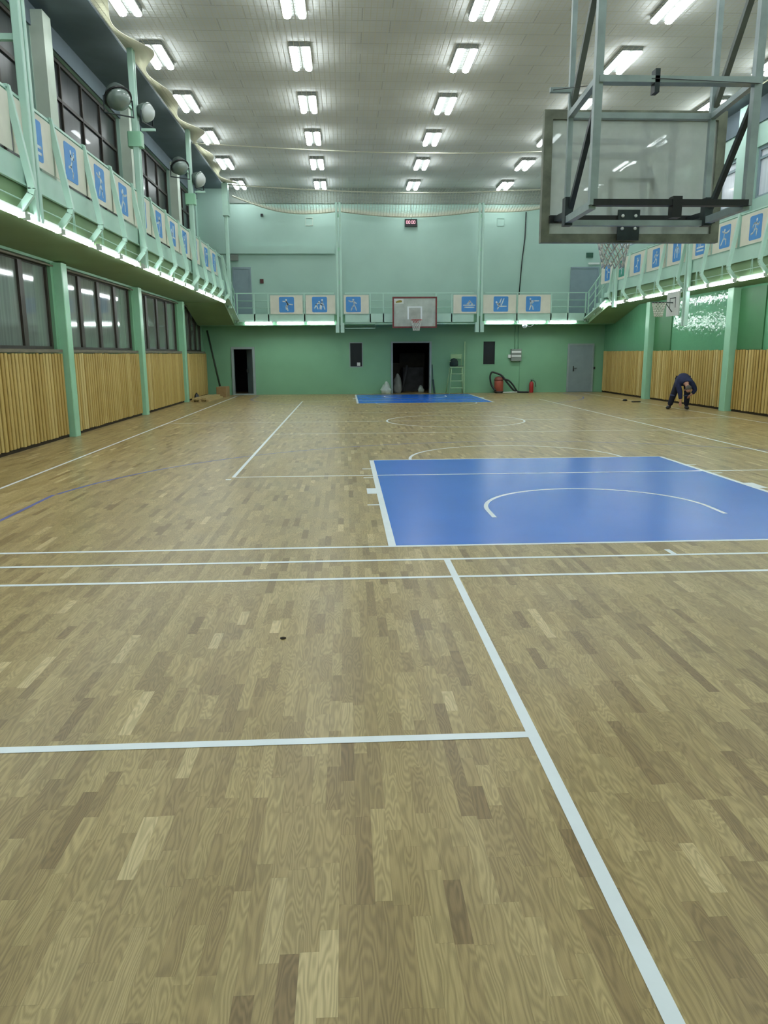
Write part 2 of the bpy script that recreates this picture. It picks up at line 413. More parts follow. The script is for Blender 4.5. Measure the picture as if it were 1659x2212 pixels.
wall_with_holes(b, -9.2, 8.9, 3.2, ZC, [], far_put, 1)
struct('wall_far', b, [GREEN_WALL, MINT_WALL], 'far end wall, green below the balcony and pale mint above')
b = MB(); b.box(-9.3, 9.0, YN - .2, YN, 0, 3.2, 0); b.box(-9.3, 9.0, YN - .2, YN, 3.2, ZC, 1)
struct('wall_near', b, [GREEN_WALL, CREAM_COL], 'end wall behind the camera')
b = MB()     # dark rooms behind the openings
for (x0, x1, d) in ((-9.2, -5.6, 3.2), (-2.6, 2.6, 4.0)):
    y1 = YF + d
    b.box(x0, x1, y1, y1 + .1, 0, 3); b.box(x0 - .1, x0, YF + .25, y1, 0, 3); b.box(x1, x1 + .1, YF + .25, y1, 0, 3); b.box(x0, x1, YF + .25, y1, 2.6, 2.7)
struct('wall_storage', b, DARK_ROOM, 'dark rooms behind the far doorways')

# side walls: window bays between columns
COLS_L = [4.3, 10.3, 16.35, 22.35]; COLS_R = [3.6, 9.6, 15.6, 21.75]
bays_L = [(-3.0, 4.1), (4.5, 10.12), (10.48, 16.17), (16.53, 22.17), (22.53, 26.9)]
side_put = lambda X0, X1: (lambda mb, a, c, z0, z1, m: mb.box(X0, X1, a, c, z0, z1, m))
b = MB()
lowh = [(y0 + .1, y1 - .1, 1.86, 3.62) for y0, y1 in bays_L]
uph = [(y0 + .05, y1 - .05, 5.0, 8.08) for y0, y1 in bays_L]
wall_with_holes(b, YN, YF, 0, 3.7, lowh, side_put(-9.35, XL), 0)
wall_with_holes(b, YN, YF, 3.7, ZC, uph, side_put(-9.35, XL), 1)
struct('wall_left', b, [GREEN_WALL, MINT_WALL], 'left side wall with two tiers of windows')
b = MB()
uphR = [(y0, y1, 5.9, 7.25) for y0, y1 in ((-2.5, 3.3), (3.9, 9.3), (9.9, 15.3), (16.1, 21.45), (22.1, 26.9))]
wall_with_holes(b, YN, YF, 0, 3.6, [], side_put(XR, XR + .35), 0)
wall_with_holes(b, YN, YF, 3.6, ZC, uphR, side_put(XR, XR + .35), 1)
struct('wall_right', b, [GLOSS_WALL, MINT_WALL], 'right side wall in glossy green paint')

# windows
def window(n, X, y0, y1, z0, z1, panes, pane_m, frame_m, mul_m, transoms=(), inward=1, mw=0.2, label=None):
    """a bay of glazing in a side wall; inward=+1 when the hall lies towards +x"""
    t = bpy.data.objects.new('window_%d' % n, None); C.objects.link(t); t.location = (X, (y0 + y1) / 2, z0); t['kind'] = 'structure'
    if label: t['label'] = label
    d = 0.05 * inward
    f = MB()
    xa, xb = sorted((X - d, X + d * 1.2))
    f.box(xa, xb, y0, y1, z0, z0 + .07); f.box(xa, xb, y0, y1, z1 - .09, z1)
    f.box(xa, xb, y0, y0 + .09, z0 + .07, z1 - .09); f.box(xa, xb, y1 - .09, y1, z0 + .07, z1 - .09)
    f.build('frame', frame_m, t)
    st = (y1 - y0) / panes
    for k in range(1, panes):
        q = MB(); yy = y0 + k * st; q.box(xa, xb, yy - mw / 2, yy + mw / 2, z0 + .07, z1 - .09); q.build('mullion', mul_m, t)
    for zz in transoms:
        q = MB(); q.box(xa + .005, xb - .005, y0 + .09, y1 - .09, zz - .035, zz + .035); q.build('transom', mul_m, t)
    for k in range(panes):
        q = MB(); q.box(X - .012, X + .012, y0 + k * st + .03, y0 + (k + 1) * st - .03, z0 + .03, z1 - .03); q.build('pane', pane_m, t)
    return t
nw = 1
for (y0, y1, z0, z1) in lowh:
    w = window(nw, -9.08, y0, y1, z0, z1, 4, PANE, MULLION, MULLION, label='lower left window bay with dark mullions and grey ribbed panes'); nw += 1
    s = MB(); s.box(-9.06, -8.86, y0 - .04, y1 + .04, 1.80, 1.865); s.build('sill', SILL, w)
    r = MB(); r.tube([(-8.9, y0, 3.56), (-8.9, y1, 3.56)], 0.018); r.build('curtain_rail', SILL, w)
for (y0, y1, z0, z1) in uph:
    window(nw, -9.1, y0, y1, z0, z1, 4, PANE_DARK, MULLION, MULLION, transoms=(7.25,), mw=.06, label='dark upper left window bay above the balcony'); nw += 1
for (y0, y1, z0, z1) in uphR:
    window(nw, XR + .12, y0, y1, z0, z1, 4, PANE_PALE, DOOR_LAV, DOOR_LAV, transoms=(6.95,), inward=-1, mw=.1, label='upper right window bay, pale with painted-in reflection, above the balcony'); nw += 1

# columns
ordw = ['nearest', 'second', 'third', 'farthest']
for side, cols in (('left', COLS_L), ('right', COLS_R)):
    for k, y in enumerate(cols):
        b = MB()
        hw = .15 if side == 'left' else .17
        if side == 'left': b.bevel_box(XL - .05, -8.76, y - hw, y + hw, 0, 3.64, .015)
        else: b.bevel_box(8.34, XR + .02, y - .17, y + .17, 0, 3.54, .015)
        o = b.build('column', COLUMN)
        tag(o, 'pale green column between slat panels on the %s wall, %s from the far wall' % (side, {0: 'fourth', 1: 'third', 2: 'second', 3: 'first'}[k]), 'column', 'green columns along the %s wall' % side)
        b = MB()
        if side == 'left': b.box(XL - .05, -8.68, y - .22, y + .22, 4.46, 8.37)
        else: b.box(8.3, XR + .02, y - .24, y + .24, 4.36, 8.37)
        o = b.build('column', CREAM_COL if side == 'left' else MINT_WALL)
        tag(o, '%s column between upper windows behind the %s balcony, %s from the far wall' % ('cream' if side == 'left' else 'pale mint', side, {0: 'fourth', 1: 'third', 2: 'second', 3: 'first'}[k]), 'column', 'upper columns behind the %s balcony' % side)

# wood slat wainscot: one panel per bay
def slat_panel(X, inward, y0, y1, label, group):
    t = thing('slat_panel', (X, (y0 + y1) / 2, 0), label, 'wall panel', group)
    s = MB(); y = y0 + .01
    while y < y1 - .05:
        w = min(rnd.uniform(.08, .125), y1 - y)
        xa, xb = sorted((X, X + .034 * inward))
        zt = 1.78 + rnd.uniform(-.01, .01)
        r = .012
        pts = [(xa if inward > 0 else xb, y), (xa if inward > 0 else xb, y + w), ((xb - r) if inward > 0 else (xa + r), y + w), (xb if inward > 0 else xa, y + w - r), (xb if inward > 0 else xa, y + r), ((xb - r) if inward > 0 else (xa + r), y)]
        s.prism(pts, .07 + rnd.uniform(-.008, .008), zt)
        y += w + rnd.uniform(.048, .072)
    s.build('slats', SLAT, t)
    q = MB(); xa, xb = sorted((X - .04 * inward, X - .002 * inward)); q.box(xa, xb, y0, y1, .0, 1.76); q.build('backing', SLAT_BACK, t)
    return t
pl = [(-1.5, 4.13, 'fifth'), (4.47, 10.12, 'fourth'), (10.48, 16.17, 'third'), (16.53, 22.17, 'second'), (22.53, 27.1, 'first')]
for y0, y1, w in pl:
    slat_panel(-8.9, 1, y0, y1, '%s bay of vertical pine slats from the far wall, under the left windows' % w, 'slat panels on the left wall')
for y0, y1, w in [(-2, 3.38, 'sixth'), (3.82, 9.38, 'fifth'), (9.82, 15.38, 'fourth'), (15.82, 20.1, 'third'), (20.12, 21.53, 'narrow second'), (21.97, 27.0, 'first')]:
    slat_panel(8.54, -1, y0, y1, '%s bay of vertical pine slats from the far wall, along the right wall' % w, 'slat panels on the right wall')

# ---------------------------------------------------------------- side piers
# darker painted piers beside the right columns
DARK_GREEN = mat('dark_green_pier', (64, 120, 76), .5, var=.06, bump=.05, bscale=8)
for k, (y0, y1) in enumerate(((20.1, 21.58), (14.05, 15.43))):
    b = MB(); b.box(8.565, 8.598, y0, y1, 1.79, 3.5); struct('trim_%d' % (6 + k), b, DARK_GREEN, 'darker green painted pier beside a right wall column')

# ---- court markings (paint on the floor)
LW = .05; COURT = 26.4
NPAINT = [0]
def paint(name, polys, m=LINE, z=.0010):
    b = MB(); NPAINT[0] += 1; z = z + NPAINT[0] * .00003
    for q in polys:
        n = len(q); b.add([(x, y, z) for x, y in q], [tuple(range(n))])
    o = b.build(name, m, floor)
    return o
def seg(x0, y0, x1, y1, w=LW):
    d = Vector((x1 - x0, y1 - y0)).normalized(); n = Vector((-d.y, d.x)) * w / 2
    return [(x0 - n.x, y0 - n.y), (x1 - n.x, y1 - n.y), (x1 + n.x, y1 + n.y), (x0 + n.x, y0 + n.y)]
def arc(cx, cyy, r, a0, a1, w=LW, n=48):
    out = []
    for k in range(n):
        t0, t1 = [math.radians(a0 + (a1 - a0) * q / n) for q in (k, k + 1)]
        out.append([(cx + (r - w / 2) * math.cos(t0), cyy + (r - w / 2) * math.sin(t0)), (cx + (r + w / 2) * math.cos(t0), cyy + (r + w / 2) * math.sin(t0)),
                    (cx + (r + w / 2) * math.cos(t1), cyy + (r + w / 2) * math.sin(t1)), (cx + (r - w / 2) * math.cos(t1), cyy + (r - w / 2) * math.sin(t1))])
    return out
rect = lambda x0, x1, y0, y1: [(x0, y0), (x1, y0), (x1, y1), (x0, y1)]
for s, yb in ((1, 0), (-1, COURT)):
    paint('key_paint', [rect(-2.45, 2.45, *sorted((yb, yb + s * 5.8)))], KEY, .0004)
    paint('key_outline', [seg(-2.45, yb, -2.45, yb + s * 5.825, .07), seg(2.45, yb, 2.45, yb + s * 5.825, .07), seg(-2.48, yb + s * 5.8, 2.48, yb + s * 5.8)])
    paint('free_throw_arc', arc(0, yb + s * 5.8, 1.8, 0, 180 * s))
    paint('no_charge_arc', arc(0, yb + s * 1.575, 1.275, 0, 180 * s) + [seg(-1.275, yb + s * 1.575, -1.275, yb + s * 1.18), seg(1.275, yb + s * 1.575, 1.275, yb + s * 1.18)])
    mk = []
    for q in (-1, 1):
        xo = q * 2.485
        mk += [rect(*sorted((xo, xo + q * .12)), *sorted((yb + s * 2.7, yb + s * 3.1)))]
        for yy in (1.95, 3.95, 4.8): mk += [rect(*sorted((xo, xo + q * .14)), *sorted((yb + s * yy, yb + s * (yy + .05))))]
    paint('lane_mark', mk)
    a = math.degrees(math.acos(6.6 / 6.75))
    paint('three_point_line', arc(0, yb + s * 1.575, 6.72, s * a, s * (180 - a), n=80) + [seg(-6.6, yb, -6.6, yb + s * 2.95), seg(6.6, yb, 6.6, yb + s * 2.95)], BLUE_LINE, .0008)
paint('baseline', [seg(-7.5, 0, 7.5, 0)]); paint('baseline', [seg(-7.5, COURT, 7.5, COURT)])
paint('sideline', [seg(-7.5, 0, -7.5, COURT)]); paint('sideline', [seg(7.5, 0, 7.5, COURT)])
VB = 4.18
paint('volleyball_boundary', [seg(-4.5, VB, -4.5, VB + 18), seg(4.5, VB, 4.5, VB + 18)])
paint('volleyball_boundary', [seg(-4.52, VB, 4.52, VB), seg(-4.52, VB + 18, 4.52, VB + 18)])
paint('attack_line', [seg(-4.5, VB + 6, 4.5, VB + 6, .04), seg(-4.5, VB + 12, 4.5, VB + 12, .04)])
paint('halfway_line', [seg(-7.5, COURT / 2, 7.5, COURT / 2, .04)])
paint('centre_circle', arc(0, COURT / 2, 1.8, 0, 360, n=72))
paint('service_line', [seg(-7.5, -.473, 7.5, -.473)]); paint('service_line', [seg(-7.5, -1.0, 7.5, -1.0)])
paint('service_line', [seg(-8.0, -3.56, -2.01, -3.56, .055)])
paint('service_line', [seg(-2.01, -.473, -2.01, -8.5, .055)])
paint('court_tick', [seg(0, -.45, 0, -.29, .05), rect(-4.58, -4.5, 3.93, 4.0)])

# ---------------------------------------------------------------- balconies
def side_balcony(s, dz, ys, posts_y, label):
    """s = -1 left, +1 right; ys = y of the knee braces"""
    X = s * XB; wallx = XL if s < 0 else XR
    t = thing('balcony', (X, 8, 3.6 + dz), label, 'balcony')
    zS, zF0, zF1, zP0, zP1, zR = 3.62 + dz, 4.10 + dz, 4.42 + dz, 4.45 + dz, 5.18 + dz, 5.25 + dz
    Y0, Y1 = -7.0, 23.3
    bx = lambda mb, xa, xb, *r: mb.box(min(xa, xb), max(xa, xb), *r)
    b = MB(); bx(b, X + s * .05, wallx, Y0, Y1, zS, zF1 - .01); b.build('slab', SOFFIT, t)
    b = MB(); bx(b, X - s * .0, X + s * .03, Y0, Y1, zF0, zF1); bx(b, X - s * .02, X + s * .03, Y0, Y1, zF0 - .03, zF0); b.build('fascia', MINT, t)
    b = MB(); bx(b, X - s * .03, X + s * .03, Y0, Y1, zR - .035, zR); b.build('handrail', MINT, t)
    b = MB(); bx(b, X - s * .012, X + s * .018, Y0, Y1, zP1 + .0, zP1 + .03); b.build('panel_rail', MINT, t)
    b = MB(); b.tube([(X - s * .02, Y0, zS + .22), (X - s * .02, Y1, zS + .22)], .011, 6); b.build('light_rail', MINT, t)
    for y in ys:
        q = MB(); pts = [(X - s * .02, y, zR + .02), (X - s * .24, y, zS + .34), (X - s * .22, y, zS + .27), (X - s * .02, y, zS + .03)]
        for p0, p1 in zip(pts[:-1], pts[1:]): q.bar(p0, p1, .09, .07, up=(0, 1, 0))
        q.box(*sorted((X - s * .05, X + s * .05)), y - .06, y + .06, zR - .01, zR + .03)
        q.build('knee_brace', MINT, t)
    for y0, y1 in zip(ys[:-1], ys[1:]):
        q = MB(); ym = (y0 + y1) / 2
        for dy in (-.05, .05): q.tube([(X - s * .02, ym + dy * .3, zF0), (X - s * .02, ym + dy, zS + .05)], .010, 6)
        q.build('light_hanger', MINT, t)
    return t
YS_L = [6.22 + 1.52 * k for k in range(-8, 12)]
YS_R = [22.75 - 1.545 * k for k in range(0, 20)][::-1]
balL = side_balcony(-1, .05, [y for y in YS_L if y < 23.4], None, 'long pale green balcony along the left wall with bent knee braces')
balR = side_balcony(1, -.06, YS_R, None, 'long pale green balcony along the right wall with bent knee braces')

def stair(s, dz, label):
    X = s * XB; wallx = XL if s < 0 else XR
    t = thing('balcony_stair', (X, 24.6, 2.95), label, 'staircase')
    y0, z0, y1, z1 = 23.3, 3.62 + dz, 25.95, 2.93
    b = MB()
    xa, xb = sorted((X + s * .04, wallx))
    b.add([(x, y, z) for x in (xa, xb) for y, z in ((y0, z0), (y1, z1), (y1, z1 + .25), (y0, z0 + .25))],
          [(0, 1, 2, 3), (7, 6, 5, 4), (0, 4, 5, 1), (1, 5, 6, 2), (2, 6, 7, 3), (3, 7, 4, 0)])
    b.build('soffit', SOFFIT, t)
    st = MB()
    for k in range(6):
        ya = y0 + (y1 - y0) * k / 6; za = z0 + .8 + (z1 + .45 - z0 - .8) * (k + 1) / 6
        st.box(xa + .02, xb, ya, ya + (y1 - y0) / 6, za - .17, za)
    st.build('steps', MINT, t)
    b = MB(); b.bar((X, y0, z0 + .16), (X, y1, z1 + .2), .05, .34, up=(1, 0, 0)); b.build('stringer', MINT, t)
    for dzz, w in ((0, .05), (-.32, .03), (-.64, .03)):
        b = MB(); b.bar((X, y0, 5.25 + dz + dzz), (X, 26.0, 4.2 + dzz), w, w); b.build('handrail', MINT, t)
    for k in range(4):
        f = k / 3; b = MB(); y = y0 + (25.9 - y0) * f
        b.bar((X, y, z0 + (z1 - z0) * f + .1), (X, y, 5.25 + dz + (4.2 - 5.25 - dz) * f * .97), .045, .045); b.build('baluster', MINT, t)
    return t
stair(-1, .05, 'short pale green stair from the left balcony down to the far balcony')
stair(1, -.06, 'short pale green stair from the right balcony down to the far balcony')

YFB = 25.95
t = thing('balcony', (0, YFB, 2.9), 'pale green balcony across the far end wall under the scoreboard', 'balcony')
b = MB(); b.box(XL + .02, XR - .02, YFB + .06, YF, 2.92, 3.34); b.build('slab', GREEN_WALL, t)
for xa, xb in ((-7.35, -3.3), (-2.85, 2.55), (3.0, 7.35)):
    mid = xa == -2.85
    b = MB(); b.box(xa, xb, YFB, YFB + .05, 3.02 if mid else 3.06, 3.37); b.build('fascia', MINT, t)
    b = MB(); b.box(xa, xb, YFB - .02, YFB + .04, 4.18, 4.22); b.build('handrail', MINT, t)
    for z in (3.62, 3.9):
        b = MB(); b.tube([(xa, YFB + .03, z), (xb, YFB + .03, z)], .018, 6); b.build('mid_rail', MINT, t)
for x in (-7.3, -6.6, -6.02, -4.53, -1.8, -1.25, .95, 1.62, 4.38, 5.83, 6.55, 7.3):
    b = MB(); b.box(x - .025, x + .025, YFB, YFB + .05, 3.0, 4.18); b.build('baluster', MINT, t)
b = MB()   # stand-off pipe frame that carries the far basket
b.tube([(-2.85, YFB - .05, 2.98), (-1.6, YFB - .05, 2.98), (-1.6, YFB - .05, 2.78), (-2.85, YFB - .05, 2.78)], .02, 6, closed=True)
b.tube([(-1.6, YFB - .05, 2.95), (2.6, YFB - .05, 2.95)], .02, 6); b.build('pipe_frame', MINT, t)

# steel posts
def post(x, y, z0, z1, label, axis='y', box_z=None, w=.09, gap=.05):
    t = thing('steel_post', (x, y, z0), label, 'post')
    for q in (-1, 1):
        b = MB(); o = q * (w + gap) / 2
        if axis == 'y': b.bevel_box(x - .06, x + .06, y + o - w / 2, y + o + w / 2, z0, z1, .012)
        else: b.bevel_box(x + o - w / 2, x + o + w / 2, y - .06, y + .06, z0, z1, .012)
        b.build('upright', MINT, t)
    b = MB(); z = z0 + .5
    while z < z1:
        if axis == 'y': b.box(x - .02, x + .02, y - gap, y + gap, z, z + .14)
        else: b.box(x - gap, x + gap, y - .02, y + .02, z, z + .14)
        z += 1.3
    b.build('spacer', COLUMN, t)
    if box_z:
        b = MB(); b.bevel_box(x - .16, x + .14, y - .14, y + .1, box_z - .14, box_z + .16, .02); b.build('junction_box', COLUMN, t)
        b = MB(); b.box(x + .12, x + .42, y - .03, y + .03, box_z + .2, box_z + .25); b.build('bracket', MINT, t)
    return t
post(-7.32, 5.2, 3.64, 8.1, 'tall pale green steel post nearest the camera on the left balcony', w=.1)
post(-7.32, 11.3, 3.64, 8.1, 'tall pale green steel post on left balcony carrying the nearer pair of floodlights', box_z=6.3)
post(-7.32, 17.25, 3.64, 8.1, 'tall pale green steel post on left balcony carrying the farther pair of floodlights', box_z=6.2)
tL = post(-7.32, 24.15, 3.5, 8.1, 'tall pale green steel post at the far end of the left balcony')
b = MB(); b.box(-7.42, -7.2, 23.95, 24.35, 6.9, 8.05); b.build('cover_plate', MINT, tL)
post(7.32, 16.25, 2.5, 8.1, 'steel post on right balcony beside the small side basket')
post(7.32, 22.5, 3.4, 8.1, 'steel post near the far end of the right balcony')
for x, w in ((-3.07, 'left'), (2.78, 'right')):
    p = post(x, YFB - .08, 2.75, 7.72, '%s pale green steel post rising from the far balcony front' % w, axis='x')
    b = MB(); b.box(x - .18, x - .03, YFB - .18, YFB + .03, 2.6, 3.0); b.box(x + .03, x + .18, YFB - .18, YFB + .03, 2.6, 3.0); b.build('foot', MINT, p)
b = MB(); b.box(-8.9, -7.4, 5.16, 5.24, 6.05, 6.13)
tag(b.build('tie_bar', MINT), 'pale green tie bar from nearest left post back to the window wall', 'bar')

# ---------------------------------------------------------------- sport signs
# strokes: lists of polylines (with width) and heads in a -1..1 square
FIGS = {
 'runner': ([(.18, .62)], [[(.1, .4), (-.05, -.05)], [(-.05, -.05), (.3, -.25), (.2, -.68)], [(-.05, -.05), (-.3, -.4), (-.68, -.5)], [(.1, .35), (.4, .15), (.6, .32)], [(.1, .35), (-.25, .35), (-.45, .08)]]),
 'hockey player': ([(-.05, .62)], [[(-.5, .45), (-.05, .4), (.2, .1)], [(.0, .4), (.15, .0), (.05, -.3), (.15, -.75)], [(.15, .0), (-.1, -.2), (-.05, -.6)], [(.2, .1), (.8, .0)]]),
 'pair of wrestlers': ([(-.05, .35), (.35, .6)], [[(-.7, -.5), (-.45, .0), (-.1, .25)], [(-.45, .0), (-.25, -.55)], [(-.1, .25), (.25, .0)], [(.35, .4), (.3, -.05), (.2, -.6)], [(.35, .35), (.55, -.1), (.7, -.6)], [(.05, -.55), (.15, .1)]]),
 'boxer': ([(.0, .62)], [[(-.6, .5), (-.3, .35), (.05, .4)], [(.05, .4), (.12, -.05)], [(.05, .4), (.4, .15)], [(.12, -.05), (-.15, -.35), (-.3, -.75)], [(.12, -.05), (.3, -.4), (.4, -.75)]]),
 'swimmer': ([(.42, .02)], [[(-.75, -.15), (.8, -.15)], [(-.3, -.08), (.1, .45), (.35, .1)], [(-.1, -.05), (.1, .3)], [(-.6, -.42), (.7, -.42)]]),
 'rower': ([(-.62, .25)], [[(-.55, .05), (-.3, -.3), (.75, -.3)], [(-.5, .1), (-.1, .0)], [(-.3, -.1), (.05, .7)], [(.05, -.15), (.4, .7)], [(-.45, -.65), (-.3, -.3)]]),
 'shooter': ([(-.42, .66)], [[(-.42, .42), (-.32, -.1)], [(-.32, -.1), (-.5, -.75)], [(-.32, -.1), (-.05, -.4), (.0, -.75)], [(-.4, .4), (.75, .42)], [(-.4, .4), (-.15, .1), (.05, .38)]]),
 'gymnast': ([(.0, .6)], [[(.0, .42), (.15, .1), (-.1, -.2), (-.45, -.3)], [(-.1, -.2), (.2, -.5), (.1, -.78)], [(.0, .4), (.45, .3), (.5, .65)]]),
 'fencer': ([(-.1, .58)], [[(-.1, .38), (-.2, -.1)], [(-.2, -.1), (.25, -.3), (.25, -.72)], [(-.2, -.1), (-.7, -.7)], [(-.1, .35), (.35, .3), (.8, .45)], [(-.1, .35), (-.5, .5)]]),
 'rider': ([(.05, .66)], [[(-.5, -.6), (-.5, .05), (-.2, .42), (.3, .42), (.55, .1), (.55, -.2)], [(.15, .4), (.15, -.6)], [(-.2, .4), (-.15, -.1)]]),
 'kayak paddler': ([(-.3, .5)], [[(-.3, .3), (-.3, -.2)], [(.1, .6), (.1, -.15)], [(-.7, -.3), (.75, -.3)], [(-.7, -.62), (.75, -.62)]]),
 'volleyball player': ([(.1, .45)], [[(.1, .25), (-.05, -.15)], [(-.05, -.15), (.25, -.4), (.0, -.75)], [(-.05, -.15), (-.35, -.4), (-.6, -.3)], [(.1, .25), (.35, .55), (.45, .75)], [(.1, .25), (-.3, .2), (-.4, .5)]]),
 'skater': ([(.3, .55)], [[(.2, .35), (-.2, .1)], [(-.2, .1), (.1, -.25), (-.05, -.72)], [(-.2, .1), (-.7, .0)], [(.2, .35), (.5, -.05)], [(.1, .3), (-.3, .55)]]),
}
def sport_sign(o, u, n, w, h, fig, label, group, sq=.3, sqx=0., col=None, wash=False):
    """cream board centred at o; u = reading direction, n = outward normal"""
    o, u, n = Vector(o), Vector(u), Vector(n); v = Vector((0, 0, 1))
    t = thing('sport_sign', o, label, 'sign', group)
    fr = (o, u, v, n)
    b = MB(fr); b.box(-w / 2, w / 2, -h / 2, h / 2, -.008, .008); b.build('board', PANEL, t)
    b = MB(fr); r = .05; pts = []
    for cx, cyy, a in ((sq - r, sq - r, 0), (-sq + r, sq - r, 90), (-sq + r, -sq + r, 180), (sq - r, -sq + r, 270)):
        pts += [(sqx + cx + r * math.cos(math.radians(a + q)), cyy + r * math.sin(math.radians(a + q))) for q in (0, 30, 60, 90)]
    b.prism(pts, .008, .012); ps = b.build('pictogram', col or BLUE, t)
    heads, lines = FIGS[fig]
    b = MB(fr); k = sq * .98
    def disc(x, y, r): b.prism([(sqx + x + r * math.cos(q * PI / 6), y + r * math.sin(q * PI / 6)) for q in range(12)], .012, .015)
    for hx, hy in heads: disc(hx * k, hy * k, .13 * k)
    for pl_ in lines:
        for (x0, y0), (x1, y1) in zip(pl_[:-1], pl_[1:]):
            q = seg(x0 * k, y0 * k, x1 * k, y1 * k, .15 * k)
            b.prism([(sqx + a, c) for a, c in q], .012, .015)
        for x, y in pl_: disc(x * k, y * k, .075 * k)
    b.build('figure', FIG_BLUE if wash else FIGURE, ps)
    return t
# far balcony: (x0, x1, centre of the blue square, figure)
fars = [(-5.93, -4.60, -5.26, 'hockey player', 'leftmost sign on the far balcony'), (-4.47, -3.25, -3.9, 'pair of wrestlers', 'second sign from left on the far balcony'),
        (-2.9, -1.86, -2.5, 'boxer', 'just right of the left far post'), (1.68, 2.66, 2.33, 'swimmer', 'just left of the right far post'),
        (2.93, 4.32, 3.68, 'rower', 'second sign from right on the far balcony'), (4.41, 5.79, 5.05, 'shooter', 'rightmost sign on the far balcony')]
for x0, x1, sxc, f, w in fars:
    xc = (x0 + x1) / 2
    sport_sign((xc, YFB - .035, 3.74), (1, 0, 0), (0, -1, 0), x1 - x0, .75, f, 'cream sign with white %s on blue, %s' % (f, w.replace('sign ', '')), 'sport signs on the far balcony', sq=.31, sqx=sxc - xc)
ordn = ['nearest', 'second nearest', 'third nearest', 'fourth nearest', 'fifth nearest', 'sixth nearest', 'seventh nearest', 'eighth nearest', 'ninth nearest', 'tenth nearest', 'eleventh nearest', 'twelfth nearest']
lf = ['shooter', 'kayak paddler', 'gymnast', 'boxer', 'fencer', 'runner', 'skater', 'rower', 'volleyball player', 'hockey player', 'shooter', 'gymnast', 'runner']
for k in range(12):
    ya = 4.70 + 1.52 * k - 1.52; yc = ya + .76
    if k >= 10: yc += .35
    sport_sign((-XB + .035, yc, 4.86), (0, 1, 0), (1, 0, 0), 1.44, .74, lf[k], 'cream sign with a white figure on a blue square, %s along the left balcony' % ordn[k], 'sport signs on the left balcony', sq=.29, sqx=.02)
rf = ['runner', 'fencer', 'kayak paddler', 'rider', 'runner', 'gymnast', 'skater', 'hockey player']
for k, (ya, yb) in enumerate([(11.9, 13.38), (13.5, 14.9), (14.98, 16.3), (16.5, 17.95), (18.05, 19.62), (19.75, 21.2), (21.32, 22.68), (22.8, 24.3)]):
    sport_sign((XB - .035, (ya + yb) / 2, 4.75), (0, -1, 0), (-1, 0, 0), yb - ya - .03, .74, rf[k], 'cream sign with a white figure on a %s square, %s along the right balcony' % ('teal' if k == 6 else 'blue', ordn[k]), 'sport signs on the right balcony', sq=.29, col=TEAL if k == 6 else None)

# ---------------------------------------------------------------- lamps
def tube_light(p, d, L, label, group, n):
    """single tube batten; d = long axis, n = outward"""
    p = Vector(p)
    t = thing('tube_light', p, label, 'light', group)
    fr = (p, Vector(d), Vector(n), Vector((0, 0, 1)))
    b = MB(fr); b.box(-L / 2, L / 2, -.05, .02, .035, .075); b.build('batten', WHITE, t)
    b = MB(fr)
    b.add([(x, .045 * math.cos(a), .035 * math.sin(a) - .005) for x in (-L / 2 + .02, L / 2 - .02) for a in [2 * PI * q / 8 for q in range(8)]],
          [tuple(range(8)), tuple(range(8, 16))] + [(q, (q + 1) % 8, 8 + (q + 1) % 8, 8 + q) for q in range(8)])
    b.build('tube', RAIL_TUBE, t)
    for q in (-1, 1):
        b = MB(fr); b.box(*sorted((q * L / 2, q * (L / 2 - .025))), -.045, .05, -.04, .04); b.build('end_cap', WHITE, t)
    return t
lightsL = [(-5.3, -4.0), (-3.8, -2.5), (-2.3, -1.0), (-.8, .5), (.7, 2.0), (2.2, 3.35), (3.45, 4.7), (4.82, 6.08), (6.2, 7.66), (8.05, 9.24), (9.38, 10.7), (11.15, 12.5), (12.65, 13.95), (14.15, 15.45), (15.6, 16.75), (17.3, 18.5), (18.65, 19.9), (20.1, 21.35), (21.5, 22.75)]
nL = len(lightsL)
farord = ['farthest', 'second farthest', 'third farthest', 'fourth farthest', 'fifth farthest', 'sixth farthest', 'seventh farthest', 'eighth farthest', 'ninth farthest', 'tenth farthest', 'eleventh farthest', 'twelfth farthest', 'thirteenth farthest', 'fourteenth farthest', 'fifteenth farthest', 'sixteenth farthest', 'seventeenth farthest', 'eighteenth farthest', 'nineteenth farthest']
for k, (a, c) in enumerate(lightsL):
    tube_light((-XB + .07, (a + c) / 2, 3.66), (0, 1, 0), c - a - .03, 'glowing tube under the left balcony edge, %s of its row' % farord[nL - 1 - k], 'tube lights under the left balcony', (1, 0, 0))
lightsR = [(-3.4, -2.1), (-1.9, -.6), (-.4, .9), (1.2, 2.5), (2.8, 4.1), (4.3, 5.6), (5.8, 7.1), (7.3, 8.6), (8.8, 10.1), (10.35, 11.65), (11.9, 13.15), (13.4, 14.78), (14.9, 16.1), (16.6, 17.8), (17.95, 19.35), (19.6, 21.0), (21.4, 22.55), (22.75, 24.2)]
nR = len(lightsR)
for k, (a, c) in enumerate(lightsR):
    tube_light((XB - .07, (a + c) / 2, 3.545), (0, 1, 0), c - a - .03, 'glowing tube under the right balcony edge, %s of its row' % farord[nR - 1 - k], 'tube lights under the right balcony', (-1, 0, 0))
fw_ = ['leftmost', 'second from left', 'third from left', 'third from right', 'second from right', 'rightmost']
for k, (a, c) in enumerate([(-7.02, -5.84), (-5.70, -4.55), (-4.45, -3.28), (3.05, 4.26), (4.42, 5.60), (5.73, 6.92)]):
    tube_light(((a + c) / 2, YFB - .07, 3.0), (1, 0, 0), c - a - .01, 'glowing tube under the far balcony, %s of six' % fw_[k], 'tube lights under the far balcony', (0, -1, 0))

